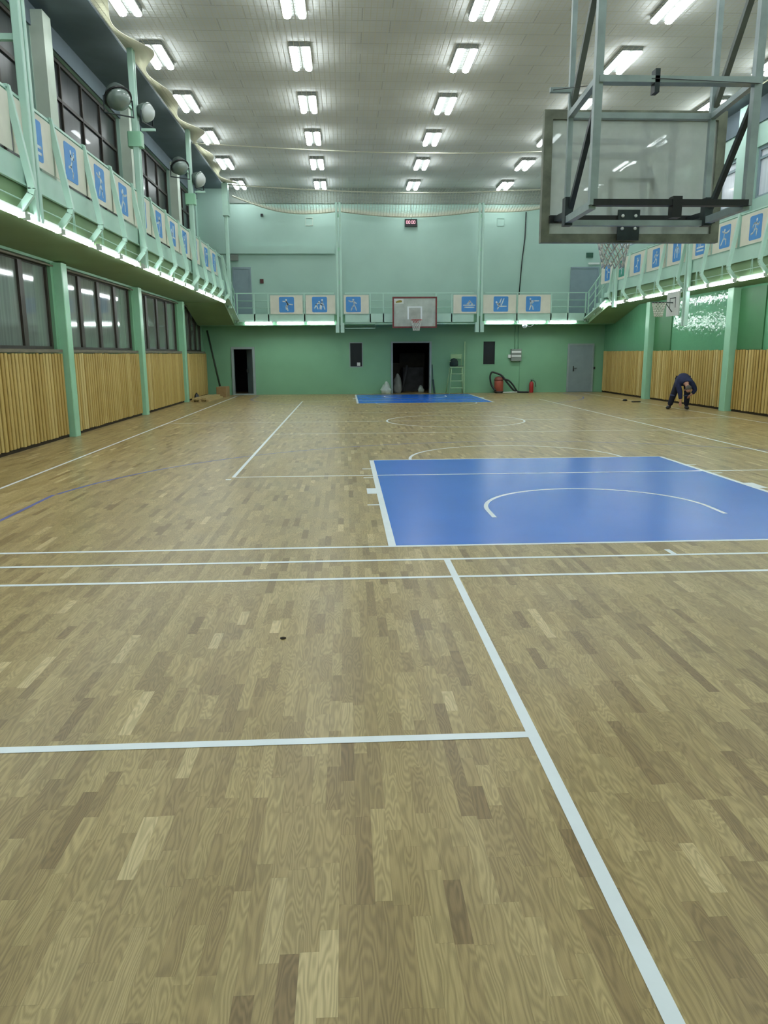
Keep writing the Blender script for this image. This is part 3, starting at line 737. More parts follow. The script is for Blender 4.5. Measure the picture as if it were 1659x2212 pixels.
def ceiling_light(x, y, label):
    t = thing('ceiling_light', (x, y, ZC - .16), label, 'light', 'twin tube ceiling lights')
    b = MB(); b.bevel_box(x - .24, x + .24, y - .665, y + .665, ZC - .1, ZC - .001, .02); b.build('housing', mat('lamp_housing', (112, 118, 114), .6), t)
    for q in (-1, 1):
        b = MB(); xc = x + q * .15
        b.add([(xc + .078 * math.cos(a), yy, ZC - .13 + .035 * math.sin(a)) for yy in (y - .66, y + .66) for a in [2 * PI * k / 8 for k in range(8)]],
              [tuple(range(8)), tuple(range(8, 16))] + [(k, (k + 1) % 8, 8 + (k + 1) % 8, 8 + k) for k in range(8)])
        b.build('tube', TUBE, t)
    return t
first = None
rows = [26.1, 22.6, 19.25, 15.9, 12.6, 9.7, 6.4, 3.1, -.2, -3.5, -6.8]
rword = ['first', 'second', 'third', 'fourth', 'fifth', 'sixth', 'seventh', 'eighth', 'ninth', 'tenth', 'eleventh']
cword = ['leftmost', 'second from left', 'middle one', 'second from right', 'rightmost']
for r_, y in enumerate(rows):
    for k, x in enumerate((-7.04, -3.77, 0.0, 3.77, 7.46)):
        lab = 'twin tube ceiling light, %s in the %s row from the far wall' % (cword[k], rword[r_])
        if first is None: first = ceiling_light(x, y, lab)
        else:
            c = copy_tree(first); c.location = (x, y, ZC - .16); c['label'] = lab

# floodlights on the left posts
def floodlight(p, d, r, label, lens, band, post_y):
    p, d = Vector(p), Vector(d).normalized()
    t = thing('floodlight', p, label, 'floodlight', 'round floodlights on the left posts')
    b = MB(); b.lathe([(.05, -.62 * r * 2), (.3 * r, -1.15 * r), (.62 * r, -.9 * r), (.85 * r, -.5 * r), (.97 * r, -.1 * r), (r, 0)], p, d, 24); b.build('reflector', mat('grey_floodlight', (96, 108, 104), .45, metal=.3, var=.15), t)
    b = MB(); b.lathe([(r * 1.04, -.08 * r), (r * 1.07, 0), (r * 1.04, .08 * r), (r * .96, .08 * r)], p, d, 24); b.build('rim', band, t)
    b = MB(); b.lathe([(r * .95, .05 * r), (r * .88, .32 * r), (r * .66, .62 * r), (r * .36, .8 * r), (.02, .86 * r)], p, d, 24); b.build('lens', lens, t)
    b = MB(); side = d.cross(Vector((0, 0, 1))).normalized()
    b.tube([p + side * r * 1.1, p + side * r * 1.15 - Vector((0, 0, r * 1.2)), p - side * r * 1.15 - Vector((0, 0, r * 1.2)), p - side * r * 1.1], .018, 6); b.build('yoke', DARK_STEEL, t)
    b = MB(); b.bar(p - d * r * .8, Vector((-7.32, post_y, p.z - .1)), .045, .045); b.build('arm', MINT, t)
    return t
LENS_G = mat('grey_lens', (120, 134, 128), .2, var=.1, coat=.5)
LENS_W = mat('frosted_lens', (190, 198, 196), .3, var=.1, coat=.5)
floodlight((-7.5, 10.72, 6.98), (.3, -.42, -.72), .27, 'large grey round floodlight left of the nearer floodlight post', LENS_G, BLACK, 11.22)
floodlight((-7.08, 11.35, 6.88), (.75, -.25, -.3), .2, 'pale lensed floodlight right of the nearer floodlight post', LENS_W, LENS_G, 11.3)
floodlight((-7.5, 16.75, 7.0), (.3, -.42, -.72), .25, 'grey round floodlight left of the farther floodlight post', LENS_G, BLACK, 17.17)
floodlight((-7.08, 17.35, 6.78), (.75, -.25, -.3), .22, 'pale lensed floodlight right of the farther floodlight post', LENS_W, LENS_G, 17.25)

# ---------------------------------------------------------------- ceiling safety net
t = thing('safety_net', (0, 15, 8.1), 'pale safety net slung under the ceiling across the whole hall', 'net')
def net_sheet(fn, nu, nv):
    b = MB(); vs = []; uv = []
    for j in range(nv + 1):
        for i in range(nu + 1):
            p, q = fn(i / nu, j / nv); vs.append(p); uv.append(q)
    b.add(vs, [(j * (nu + 1) + i, j * (nu + 1) + i + 1, (j + 1) * (nu + 1) + i + 1, (j + 1) * (nu + 1) + i) for j in range(nv) for i in range(nu)], 0, True)
    b.uv = uv
    return b
SUP = [5.2, 11.3, 17.25, 24.15]
def sag(y):
    for a, c in zip(SUP[:-1], SUP[1:]):
        if a <= y <= c: return math.sin(PI * (y - a) / (c - a))
    return 0
def nz(x, y): return 8.12 - .05 * sag(y) * (abs(x) / 7.4) - .06 * math.sin(PI * (x + 7.4) / 14.8)
YE = lambda x: 24.2 + 1.4 * math.sin(PI * (x + 7.4) / 14.8)
def main_fn(u, v):
    x = -7.4 + 14.8 * u; y = 5.2 + (YE(x) - 5.2) * v
    return (x, y, nz(x, y)), (x, y)
net_sheet(main_fn, 36, 50).build('mesh', NET, t)
def edge_z(x):
    for a, c, d in ((-7.4, -3.07, .62), (-3.07, 2.78, .5), (2.78, 7.4, .5)):
        if a <= x <= c:
            base = 7.95 if a < -7 else 7.72
            za = {-7.4: 8.08, -3.07: 7.5, 2.78: 7.5, 7.4: 8.1}
            f = (x - a) / (c - a)
            return za[a] * (1 - f) + za[c] * f - (.34 if a == -7.4 else .22) * math.sin(PI * f)
    return 7.6
def flap_fn(u, v):
    x = -7.4 + 14.8 * u; y = YE(x); z = nz(x, y); y2 = 26.6; z2 = edge_z(x)
    return (x, y + (y2 - y) * v, z + (z2 - z) * v - .1 * math.sin(PI * v)), (x, y + 2.5 * v)
net_sheet(flap_fn, 48, 10).build('mesh', NET, t)
# bunched cloth edges and cross ropes
def ribbon(name, fa, fb, n):
    b = MB(); vs = []
    for k in range(n + 1): vs += [fa(k / n), fb(k / n)]
    b.add(vs, [(2 * k, 2 * k + 1, 2 * k + 3, 2 * k + 2) for k in range(n)], 0, True)
    o = b.build(name, ROPE, t)
    m = o.modifiers.new('thick', 'SOLIDIFY'); m.thickness = .015
for s in (-1, 1):
    def width(y):
        d = min(abs(y - q) for q in SUP); g = sag(y)
        return .03 + .55 * math.exp(-(d / .8) ** 2) + .34 * math.exp(-((d - 2.7) / 1.0) ** 2)
    ribbon('edge_band', lambda f: (s * 7.42, 5.2 + 18.95 * f, 8.12), lambda f: (s * (7.42 - width(5.2 + 18.95 * f)), 5.2 + 18.95 * f, 8.06), 160)
def fold_fn(u, v):
    x = -7.4 + 14.8 * u; z = edge_z(x)
    return (x, 26.62 - .12 * v, z + (.34 - .3 * abs(x / 7.4) ** 5) * v), (14.8 * u, v)
net_sheet(fold_fn, 90, 6).build('edge_band', FOLD, t)
ribbon('edge_rope', lambda f: (-7.4 + 14.8 * f, 26.63, edge_z(-7.4 + 14.8 * f)), lambda f: (-7.4 + 14.8 * f, 26.6, edge_z(-7.4 + 14.8 * f) + .05), 90)
ribbon('cross_rope', lambda f: (-7.4 + 14.8 * f, YE(-7.4 + 14.8 * f), nz(0, 20)), lambda f: (-7.4 + 14.8 * f, YE(-7.4 + 14.8 * f) - .1, nz(0, 20) - .05), 60)
ribbon('cross_rope', lambda f: (-7.4 + 14.8 * f, 18.4 + 1.0 * math.sin(PI * f), 8.04), lambda f: (-7.4 + 14.8 * f, 18.25 + 1.0 * math.sin(PI * f), 7.99), 60)

# ---------------------------------------------------------------- baskets
def hoop_net(t, c, r, depth, rim_m, cord=.006, n=12):
    c = Vector(c)
    b = MB(); b.tube([c + Vector((r * math.cos(a), r * math.sin(a), 0)) for a in [2 * PI * k / 24 for k in range(24)]], .012, 8, closed=True); rim = b.build('rim', rim_m, t)
    b = MB(); lv = 6
    def P(k, j):
        f = j / lv; rr = r * (1 - .55 * f + .12 * f * f * f); a = 2 * PI * (k + .5 * (j % 2)) / n
        return c + Vector((rr * math.cos(a), rr * math.sin(a), -depth * f))
    for j in range(lv):
        for k in range(n):
            b.tube([P(k, j), P(k, j + 1)], cord, 5); b.tube([P(k, j), P(k - 1 if j % 2 == 0 else k + 1, j + 1)], cord, 5)
    b.build('net', NETCORD, t)
    return rim
# near basket, hung from the ceiling, seen from behind
t = thing('basketball_hoop', (.03, 1.2, 2.82), 'large glass basketball backboard hanging on a steel frame, seen from behind', 'basketball hoop')
x0, x1, z0, z1 = -.88, .94, 2.82, 4.05
g = MB(); g.box(x0 + .05, x1 - .05, 1.19, 1.205, z0 + .05, z1 - .05); g.build('glass', GLASS, t)
f = MB(); w = .085
f.box(x0, x1, 1.16, 1.235, z0, z0 + w); f.box(x0, x1, 1.16, 1.235, z1 - w, z1); f.box(x0, x0 + w, 1.16, 1.235, z0 + w, z1 - w); f.box(x1 - w, x1, 1.16, 1.235, z0 + w, z1 - w)
f.build('board_frame', GRIMY, t)
q = MB(); q.box(x0 + .075, x1 - .075, 1.10, 1.158, 3.0, 3.07); q.build('mounting_bar', BLACK, t)
q = MB(); q.box(-.13, .09, 1.08, 1.10, 2.83, 3.12); q.box(-.1, .08, 1.10, 1.158, 2.85, 2.99); br = q.build('bracket_plate', DARK_STEEL, t)
q = MB()
for bx_ in (-.085, .045):
    for bz in (2.94, 3.06): q.lathe([(.016, 0), (.016, .012), (.008, .018)], (bx_, 1.08, bz), (0, -1, 0), 8)
q.build('bolt', WHITE, br)
q = MB(); W2 = .21     # target square on the playing side
for a in ((-W2 - .025, W2 + .025, 2.98, 3.02), (-W2 - .025, W2 + .025, 3.40, 3.44), (-W2 - .025, -W2 + .025, 3.02, 3.40), (W2 - .025, W2 + .025, 3.02, 3.40)): q.box(a[0] + .03, a[1] + .03, 1.206, 1.209, a[2], a[3])
q.build('target_square', LINE, t)
rim = hoop_net(t, (.04, 1.66, 3.0), .2, .37, RED, .007)
q = MB(); q.box(-.08, .08, 1.236, 1.45, 2.97, 2.99); q.build('rim_bracket', RED, rim)
bxl, bxr, yb_, yn_, bz0, bz1 = -.74, .60, .76, -.02, 2.96, 3.88
def fbar(name, p, q, w=.06, m=STEEL, h=None):
    b = MB(); b.bar(p, q, w, h or w, up=(0, 1, 0)); return b.build(name, m, t)
for x in (bxl, bxr):
    fbar('hanger_tube', (x, yn_, bz0), (x, yn_, ZC), .065)
    fbar('hanger_tube', (x, yb_, bz0 - .04), (x, yb_, ZC), .045 if x < 0 else .05)
    fbar('side_rail', (x, yn_, bz0), (x, yb_, bz0), .06)
    fbar('side_rail', (x, yn_, bz1 + .06), (x, yb_, bz1), .05)
    fbar('side_brace', (x + .02, yn_ + .08, bz1 - .1), (x + .02, yb_, bz0 + .04), .045, DARK_STEEL)
    fbar('top_brace', (x + .02, yb_, 3.96), (x + .02, -2.65, ZC), .05, mat('weathered_steel', (104, 112, 108), .45, metal=.3, var=.2, scale=6))
    b = MB(); b.bar((x, yb_ - .03, bz0 - .05), (x, yb_ - .03, bz0 + .2), .075, .1, up=(0, 1, 0)); b.build('corner_plate', DARK_STEEL, t)
    fbar('board_strut', (x, yb_, bz0 + .06), (x, 1.12, 3.035), .05, DARK_STEEL)
fbar('cross_bar', (bxl, yn_, bz1 + .05), (bxr, yn_, bz1 + .05), .05, STEEL, .1)
fbar('cross_bar', (bxl, yn_, bz0 + .02), (bxr, yn_, bz0 + .02), .05, BLACK, .075)
fbar('cross_bar', (bxl, yb_, bz1), (bxr, yb_, bz1), .05, STEEL, .06)
fbar('cross_bar', (bxl, yb_, bz0 - .02), (bxr, yb_, bz0 - .02), .05, STEEL, .06)
b = MB(); b.box(-.28, -.24, yn_ - .05, yn_ + .04, bz1 - .05, bz1 + .13); b.build('clamp', DARK_STEEL, t)
b = MB(); b.box(-.06, .02, yn_ - .045, yn_ + .05, bz0 - .1, bz0 + .07); b.build('clamp', BLACK, t)
b = MB(); b.tube([(-.95, yb_ - .08, 4.07), (-.3, yn_ - .06, 3.93), (.6, yn_ - .06, 3.9)], .003, 6); b.build('cable', BLACK, t)
b = MB(); b.box(-.96, -.77, yb_ - .1, yb_ - .06, 4.05, 4.09); b.build('winch_pulley', STEEL, t)

# far basket
YB2 = 25.15
t = thing('basketball_hoop', (0, YB2, 2.76), 'far glass basketball backboard with maroon frame in front of the far balcony', 'basketball hoop')
x0, x1, z0, z1 = -.92, .9, 2.76, 3.99
g = MB(); g.box(x0 + .04, x1 - .04, YB2 - .006, YB2 + .006, z0 + .04, z1 - .04); g.build('glass', GLASS, t)
f = MB(); w = .06
f.box(x0, x1, YB2 - .03, YB2 + .03, z0, z0 + w); f.box(x0, x1, YB2 - .03, YB2 + .03, z1 - w, z1); f.box(x0, x0 + w, YB2 - .03, YB2 + .03, z0 + w, z1 - w); f.box(x1 - w, x1, YB2 - .03, YB2 + .03, z0 + w, z1 - w)
f.build('board_frame', MAROON, t)
q = MB()
for a in ((-.31, .29, 3.56, 3.61), (-.31, -.25, 3.1, 3.56), (.23, .29, 3.1, 3.56)): q.box(a[0], a[1], YB2 - .012, YB2 - .008, a[2], a[3])
q.build('target_square', LINE, t)
q = MB(); q.box(-.85, .83, YB2 + .04, YB2 + .09, 3.17, 3.23); q.box(-.24, .22, YB2 + .035, YB2 + .06, 3.1, 3.5); q.build('mounting_bar', DARK_STEEL, t)
q = MB(); q.box(-.86, -.47, YB2 - .012, YB2 - .008, 3.72, 3.92); st = q.build('sticker', WHITE, t)
q = MB(); q.prism([(-.78 + .0, 3.75), (-.55, 3.77), (-.52, 3.83), (-.6, 3.86), (-.7, 3.84), (-.79, 3.8)], -.001, .001)
for v_ in q.v: v_.y, v_.z = YB2 - .014 + v_.z, v_.y
q.build('sticker_print', mat('olive_print', (140, 130, 50), .5, var=.3, scale=20), st)
for x in (-.6, .58):
    b = MB(); b.bar((x, YB2 + .05, 2.86), (x, YF + .02, 2.86), .045, .045); b.build('wall_strut', MINT, t)
    b = MB(); b.bar((x, YB2 + .05, 3.2), (x, YFB + .02, 3.2), .05, .05); b.bar((x, YB2 + .05, 3.2), (x, YFB, 2.95), .03, .03); b.build('support_arm', MINT, t)
rim = hoop_net(t, (0.02, YB2 - .38, 3.06), .225, .43, RED)
q = MB(); q.box(-.1, .14, YB2 - .16, YB2 - .031, 2.96, 3.07); q.add([(-.06, YB2 - .031, 2.96), (.1, YB2 - .031, 2.96), (.1, YB2 - .031, 3.06), (-.06, YB2 - .031, 3.06), (.02, YB2 - .16, 3.05)], [(0, 1, 2, 3), (0, 1, 4), (1, 2, 4), (2, 3, 4), (3, 0, 4)]); q.build('rim_bracket', RED, rim)

# side basket on the right wall, seen edge-on
t = thing('basketball_hoop', (7.26, 17.0, 2.82), 'small white side basket under the right balcony with drooping net', 'basketball hoop')
fr = (Vector((7.26, 17.0, 2.82)), Vector((0, -1, 0)), Vector((0, 0, 1)), Vector((-1, 0, 0)))
b = MB(fr); b.box(-.45, .45, 0, .72, -.02, .02); b.build('board', WHITE, t)
b = MB(fr)
for a in ((-.22, .22, .52, .55), (-.22, -.19, .24, .52), (.19, .22, .24, .52)): b.box(a[0], a[1], a[2], a[3], .02, .024)
b.build('target_square', BLACK, t)
cc = fr[0] + fr[2] * .4 + fr[3] * .45
rim = hoop_net(t, cc, .21, .42, DARK_STEEL, .008)
b = MB(); b.bar(fr[0] + fr[2] * .4 + fr[3] * .02, cc - fr[3] * .2, .05, .03); b.tube([fr[0] + fr[2] * .12 + fr[3] * .03, cc - fr[3] * .2], .012, 6); b.build('rim_bracket', DARK_STEEL, rim)
b = MB(); b.bar(fr[0] + fr[2] * .45 - fr[3] * .02, Vector((7.3, 16.3, 3.3)), .05, .05); b.build('support_arm', MINT, t)

# ---------------------------------------------------------------- doors and fittings of the far wall
def door(n, x0, x1, z0, z1, m, label, handle=True, hx=None, proud=.04):
    t = bpy.data.objects.new('door_%d' % n, None); C.objects.link(t); t.location = ((x0 + x1) / 2, YF, z0); t['kind'] = 'structure'; t['label'] = label
    b = MB(); fwd = .07
    b.box(x0, x0 + fwd, YF - .06, YF - .001, z0, z1); b.box(x1 - fwd, x1, YF - .06, YF - .001, z0, z1); b.box(x0 + fwd, x1 - fwd, YF - .06, YF - .001, z1 - fwd, z1); b.build('door_frame', FRAME_GREY if m is DOOR_GREY else DOOR_LAV, t)
    b = MB(); b.box(x0 + fwd, x1 - fwd, YF - proud, YF - .001, z0 + .01, z1 - fwd); lf_ = b.build('door_leaf', m, t)
    if handle:
        b = MB(); hx = hx or x0 + .2; b.box(hx - .025, hx + .025, YF - proud - .012, YF - proud, z0 + .92, z0 + 1.14); b.tube([(hx, YF - proud - .05, z0 + 1.05), (hx + .14, YF - proud - .05, z0 + 1.05)], .012, 6); b.tube([(hx, YF - proud, z0 + 1.05), (hx, YF - proud - .05, z0 + 1.05)], .01, 6)
        b.build('door_handle', DARK_STEEL, lf_)
    return t
door(1, 6.97, 8.15, .0, 2.12, DOOR_GREY, 'closed grey metal door at the right end of the far wall', hx=7.25)
b = MB(); b.box(8.17, 8.24, YF - .03, YF, 1.0, 1.1); tag(b.build('wall_switch', BLACK), 'small black switch beside the grey metal door', 'switch')
door(2, -7.6, -6.82, 3.35, 5.36, DOOR_LAV, 'grey door at the left end of the far balcony', handle=False)
door(3, 6.95, 8.2, 3.35, 5.36, DOOR_LAV, 'grey door at the right end of the far balcony', handle=False)
# open door, lower left
t = bpy.data.objects.new('door_4', None); C.objects.link(t); t.location = (-7.3, YF, 0); t['kind'] = 'structure'; t['label'] = 'open grey door with dark room behind, left end of the far wall'
x0, x1, z0, z1 = LDOOR
b = MB(); b.box(x0 - .05, x0 + .04, YF - .05, YF + .2, 0, z1 + .06); b.box(x1 - .04, x1 + .06, YF - .05, YF + .2, 0, z1 + .06); b.box(x0 + .04, x1 - .04, YF - .05, YF + .2, z1 - .04, z1 + .06); b.box(x0 + .04, x1 - .04, YF - .04, YF + .2, 0, .05)
b.build('door_frame', FRAME_GREY, t)
b = MB(); b.bar((x1 - .06, YF + .12, 1.0), (x1 - .36, YF + .72, 1.0), .045, 1.88); lf_ = b.build('door_leaf', DOOR_GREY, t)
b = MB(); b.box(x1 - .38, x1 - .3, YF + .5, YF + .62, .95, 1.1); b.build('door_handle', DARK_STEEL, lf_)
# storage gate frame
t = bpy.data.objects.new('door_5', None); C.objects.link(t); t.location = (0, YF, 0); t['kind'] = 'structure'; t['label'] = 'wide open storeroom doorway in the middle of the far wall'
x0, x1, z0, z1 = GATE
b = MB(); b.box(x0 - .03, x0 + .05, YF - .06, YF + .25, 0, z1 + .03); b.box(x1 - .05, x1 + .03, YF - .06, YF + .25, 0, z1 + .03); b.box(x0 + .05, x1 - .05, YF - .05, YF + .25, z1 - .03, z1 + .03)
b.build('door_frame', FRAME_GREY, t)
# hatches
for k, (h, w) in enumerate(((HATCH_A, 'left'), (HATCH_B, 'right'))):
    o = bpy.data.objects.new('window_%d' % (nw + k), None); C.objects.link(o); o.location = (h[0], YF, h[2]); o['kind'] = 'structure'; o['label'] = 'narrow dark window %s of the storeroom doorway' % w
    b = MB(); b.box(h[0], h[1], YF + .06, YF + .08, h[2], h[3]); b.build('pane', MIRROR_DARK, o)
    b = MB(); q = .025
    b.box(h[0] - q, h[0] + .01, YF - .015, YF + .06, h[2] - q, h[3] + q); b.box(h[1] - .01, h[1] + q, YF - .015, YF + .06, h[2] - q, h[3] + q); b.box(h[0], h[1], YF - .015, YF + .06, h[3] - .01, h[3] + q); b.box(h[0], h[1], YF - .015, YF + .06, h[2] - q, h[2] + .01); b.build('frame', GREEN_WALL if k else FRAME_GREY, o)
b = MB(); b.box(-2.36, -2.22, YF + .045, YF + .058, 1.22, 1.36); tag(b.build('paper_note', WHITE), 'small white paper in the lower corner of left narrow window', 'paper')
# duct and wall boxes
b = MB(); b.box(-8.2, -3.25, YF - .12, YF - .001, 5.9, 6.2); struct('trim_4', b, MINT_WALL, 'horizontal boxed duct on the far wall, upper left')
b = MB(); b.box(-3.14, -3.08, YF - .02, YF - .001, 0, 2.9); struct('trim_5', b, GREEN_WALL, 'vertical joint strip on the lower far wall')
def wbox(name, x0, x1, z0, z1, d, m, label, cat, y=YF):
    b = MB(); b.bevel_box(x0, x1, y - d, y - .001, z0, z1, min(.01, d / 4)); return tag(b.build(name, m), label, cat)
wbox('alarm_button', -6.45, -6.3, 4.7, 4.88, .06, mat('dark_red_box', (84, 44, 40), .5), 'small dark red alarm box right of the upper left door', 'alarm')
wbox('loudspeaker', -7.65, -7.32, 5.62, 5.86, .16, GREY_BAND, 'grey loudspeaker above the upper left door', 'loudspeaker')
wbox('wall_sensor', -6.32, -6.22, 7.4, 7.5, .08, BLACK, 'small black sensor high on the far wall, upper left', 'sensor')
wbox('exit_sign', 7.6, 7.9, 5.75, 5.95, .06, mat('dark_green_sign', (40, 84, 66), .4), 'small dark green sign above the upper right door', 'sign')
wbox('emergency_lamp', 7.72, 8.2, 5.46, 5.54, .07, WHITE, 'thin pale emergency lamp just above the upper right door', 'lamp')
for x, w in ((-4.3, 'left'), (3.85, 'right')):
    b = MB()
    for a in ((-.16, .16, -.16, -.14), (-.16, .16, .14, .16), (-.16, -.14, -.14, .14), (.14, .16, -.14, .14)): b.box(x + a[0], x + a[1], YF - .02, YF - .001, 7.2 + a[2], 7.2 + a[3])
    tag(b.build('wall_vent_frame', CREAM_COL if w == 'left' else MINT_WALL), 'small square vent frame high on the far wall, %s of the scoreboard' % w, 'vent')
b = MB(); b.tube([(4.92, YF - .03, 7.6), (4.9, YF - .03, 6.5), (4.8, YF - .03, 5.6), (4.72, YF - .03, 4.2)], .022, 6); tag(b.build('cable', BLACK), 'black cable hanging down the upper far wall right of centre', 'cable')
# scoreboard clock
t = thing('scoreboard_clock', (0, YF - .12, 7.0), 'black digital clock with red digits high on the far wall', 'clock')
b = MB(); b.bevel_box(-.26, .26, YF - .12, YF - .001, 7.0, 7.3, .015); b.build('case', BLACK, t)
b = MB()
for dx in (-.17, -.075, .045, .14):
    x, z, w, h, q = dx, 7.17, .03, .055, .009
    b.box(x - w, x + w, YF - .124, YF - .121, z + h - q, z + h + q); b.box(x - w, x + w, YF - .124, YF - .121, z - h - q, z - h + q)
    for sx_ in (-1, 1): b.box(x + sx_ * w - q, x + sx_ * w + q, YF - .124, YF - .121, z - h, z + h)
b.build('digits', LED, t)
b = MB(); b.tube([(.02, YF - .03, 7.3), (.02, YF - .03, 7.95)], .008, 5); b.build('power_cable', DARK_STEEL, t)

# electrical box, conduit, camera, extinguisher, vacuum, chair
t = thing('electrical_box', (4.63, YF, 1.38), 'grey electrical box with pale bands on the far wall', 'electrical box')
b = MB(); b.bevel_box(4.42, 4.88, YF - .16, YF - .001, 1.38, 1.9, .01); b.build('case', GREY_BAND, t)
for z in (1.56, 1.74): b = MB(); b.box(4.44, 4.86, YF - .175, YF - .161, z, z + .07); b.build('breaker_row', WHITE, t)
b = MB(); b.box(4.3, 4.42, YF - .1, YF - .001, 1.52, 1.66); b.build('side_socket', WHITE, t)
b = MB(); b.tube([(4.6, YF - .02, 1.9), (4.6, YF - .02, 2.9)], .018, 6); b.tube([(4.75, YF - .02, 1.9), (4.75, YF - .02, 2.9)], .018, 6); b.tube([(4.84, YF - .015, 1.38), (4.84, YF - .015, .02)], .01, 6); b.build('conduit', GREEN_WALL, t)
t = thing('security_camera', (4.75, YFB - .1, 2.9), 'small white dome camera under the far balcony tube lights', 'camera')
b = MB(); b.lathe([(.02, .0), (.1, -.02), (.11, -.08), (.07, -.15), (.01, -.17)], (4.72, YFB - .02, 2.92), (0, 0, 1), 14); b.build('dome', FIGURE, t)
b = MB(); b.tube([(4.8, YFB - .02, 2.88), (4.9, YFB - .05, 2.8), (5.0, YFB - .05, 2.83), (5.1, YFB - .02, 2.9)], .015, 6); b.build('camera_cable', DARK_STEEL, t)
t = thing('fire_extinguisher', (5.36, YF - .16, 0), 'red fire extinguisher standing at the far wall', 'fire extinguisher')
b = MB(); b.lathe([(.085, 0), (.095, .02), (.095, .4), (.07, .46), (.03, .49)], (5.36, YF - .16, 0.0), n=18); b.build('cylinder', RED, t)
b = MB(); b.lathe([(.03, .49), (.03, .54), (.015, .56)], (5.36, YF - .16, 0), n=10); b.bar((5.3, YF - .16, .57), (5.46, YF - .16, .6), .025, .015); b.build('valve', DARK_STEEL, t)
b = MB(); b.tube([(5.4, YF - .16, .54), (5.5, YF - .16, .5), (5.55, YF - .16, .38), (5.56, YF - .16, .25)], .014, 6); b.build('hose', BLACK, t)
t = thing('vacuum_cleaner', (3.85, YF - .4, 0), 'red brown canister vacuum with black hose loop by the far wall', 'vacuum cleaner')
b = MB(); b.lathe([(.17, .06), (.2, .09), (.2, .5), (.19, .55)], (3.85, YF - .4, 0), n=20); b.build('canister', BRICK_RED, t)
b = MB(); b.lathe([(.2, .55), (.205, .58), (.17, .68), (.08, .72), (.01, .73)], (3.85, YF - .4, 0), n=20); b.build('motor_lid', mat('dull_red_lid', (120, 66, 54), .5), t)
b = MB(); b.lathe([(.22, .03), (.22, .075), (.18, .09)], (3.85, YF - .4, 0), n=16)
for a in range(4): b.lathe([(.03, -.02), (.03, .02)], (3.85 + .18 * math.cos(a * PI / 2 + .7), YF - .4 + .18 * math.sin(a * PI / 2 + .7), .03), (1, 0, 0), 10)
b.build('wheel_base', BLACK, t)
def smooth_pts(p, n=6):
    out = []
    p = [Vector(q) for q in p]
    for i in range(len(p) - 1):
        a, b_, c, d = p[max(i - 1, 0)], p[i], p[i + 1], p[min(i + 2, len(p) - 1)]
        for k in range(n):
            f = k / n
            out.append(.5 * ((2 * b_) + (c - a) * f + (2 * a - 5 * b_ + 4 * c - d) * f * f + (3 * b_ - a - 3 * c + d) * f ** 3))
    return out + [p[-1]]
b = MB(); yv = YF - .45
b.tube(smooth_pts([(3.68, yv - .15, .12), (3.52, yv, .35), (3.45, yv, .7), (3.52, yv, .9), (3.68, yv, .88), (3.95, yv - .05, .76), (4.2, yv - .1, .45), (4.5, yv - .1, .12), (4.75, yv - .1, .045), (5.15, yv - .1, .04)]), .04, 8)
b.tube(smooth_pts([(4.02, yv - .1, .62), (4.25, yv - .12, .55), (4.45, yv - .12, .35), (4.66, yv - .12, .07), (4.9, yv - .15, .045)]), .036, 8); b.build('hose', BLACK, t)
b = MB(); b.tube([(4.0, yv - .2, .04), (4.62, yv - .2, .05)], .025, 8); b.build('wand', WHITE, t)

t = thing('umpire_chair', (1.95, YF - .5, 0), 'pale green tubular umpire chair by the storeroom doorway', 'umpire chair')
zs = 1.12; yu = YF - .5
for x, y, xb_, yb in ((1.72, yu - .15, 1.62, yu - .3), (2.2, yu - .15, 2.24, yu - .3), (1.7, yu + .2, 1.55, yu + .38), (2.2, yu + .2, 2.3, yu + .38)):
    b = MB(); b.tube([(xb_, yb, 0), (x, y, zs)], .022, 8); b.build('leg', CHAIR_PAINT, t)
b = MB(); b.box(1.66, 2.24, yu - .2, yu + .24, zs, zs + .04); b.build('seat', CHAIR_PAINT, t)
b = MB(); b.tube([(1.74, yu + .2, zs + .04), (1.74, yu + .22, 1.68), (2.2, yu + .22, 1.68), (2.2, yu + .2, zs + .04)], .02, 8); b.box(1.74, 2.2, yu + .21, yu + .23, 1.5, 1.68); b.build('backrest', CHAIR_PAINT, t)
for z, e in ((.25, .08), (.55, .06), (.85, .03)):
    b = MB(); b.tube([(1.64 + (1 - e) * .02, yu - .27 + z * .1, z), (2.23, yu - .27 + z * .1, z)], .022, 8); b.build('rung', CHAIR_PAINT, t)
b = MB(); b.tube([(1.66, yu - .18, zs + .26), (1.66, yu + .2, zs + .26)], .018, 6); b.build('armrest', CHAIR_PAINT, t)
b = MB(); b.lathe([(.14, 0), (.19, .06), (.18, .22), (.12, .32), (.02, .36)], (1.84, yu, zs + .045), n=14); tag(b.build('cloth_bundle', mat('dark_green_bundle', (32, 52, 50), .85, bump=.3)), 'dark bundle lying on the seat of the umpire chair', 'bundle')
b = MB(); b.bar((1.95, yu - .1, zs + .06), (2.24, yu - .1, zs + .07), .05, .03); tag(b.build('stick', DARK_STEEL), 'dark stick lying across the umpire chair seat', 'stick')
b = MB(); b.lathe([(.05, 0), (.05, .02), (.03, .03), (.03, 2.2), (.02, 2.24)], (2.36, YF - .12, 0), n=10); tag(b.build('volleyball_post', CHAIR_PAINT), 'tall pale pole standing right of the umpire chair', 'pole')

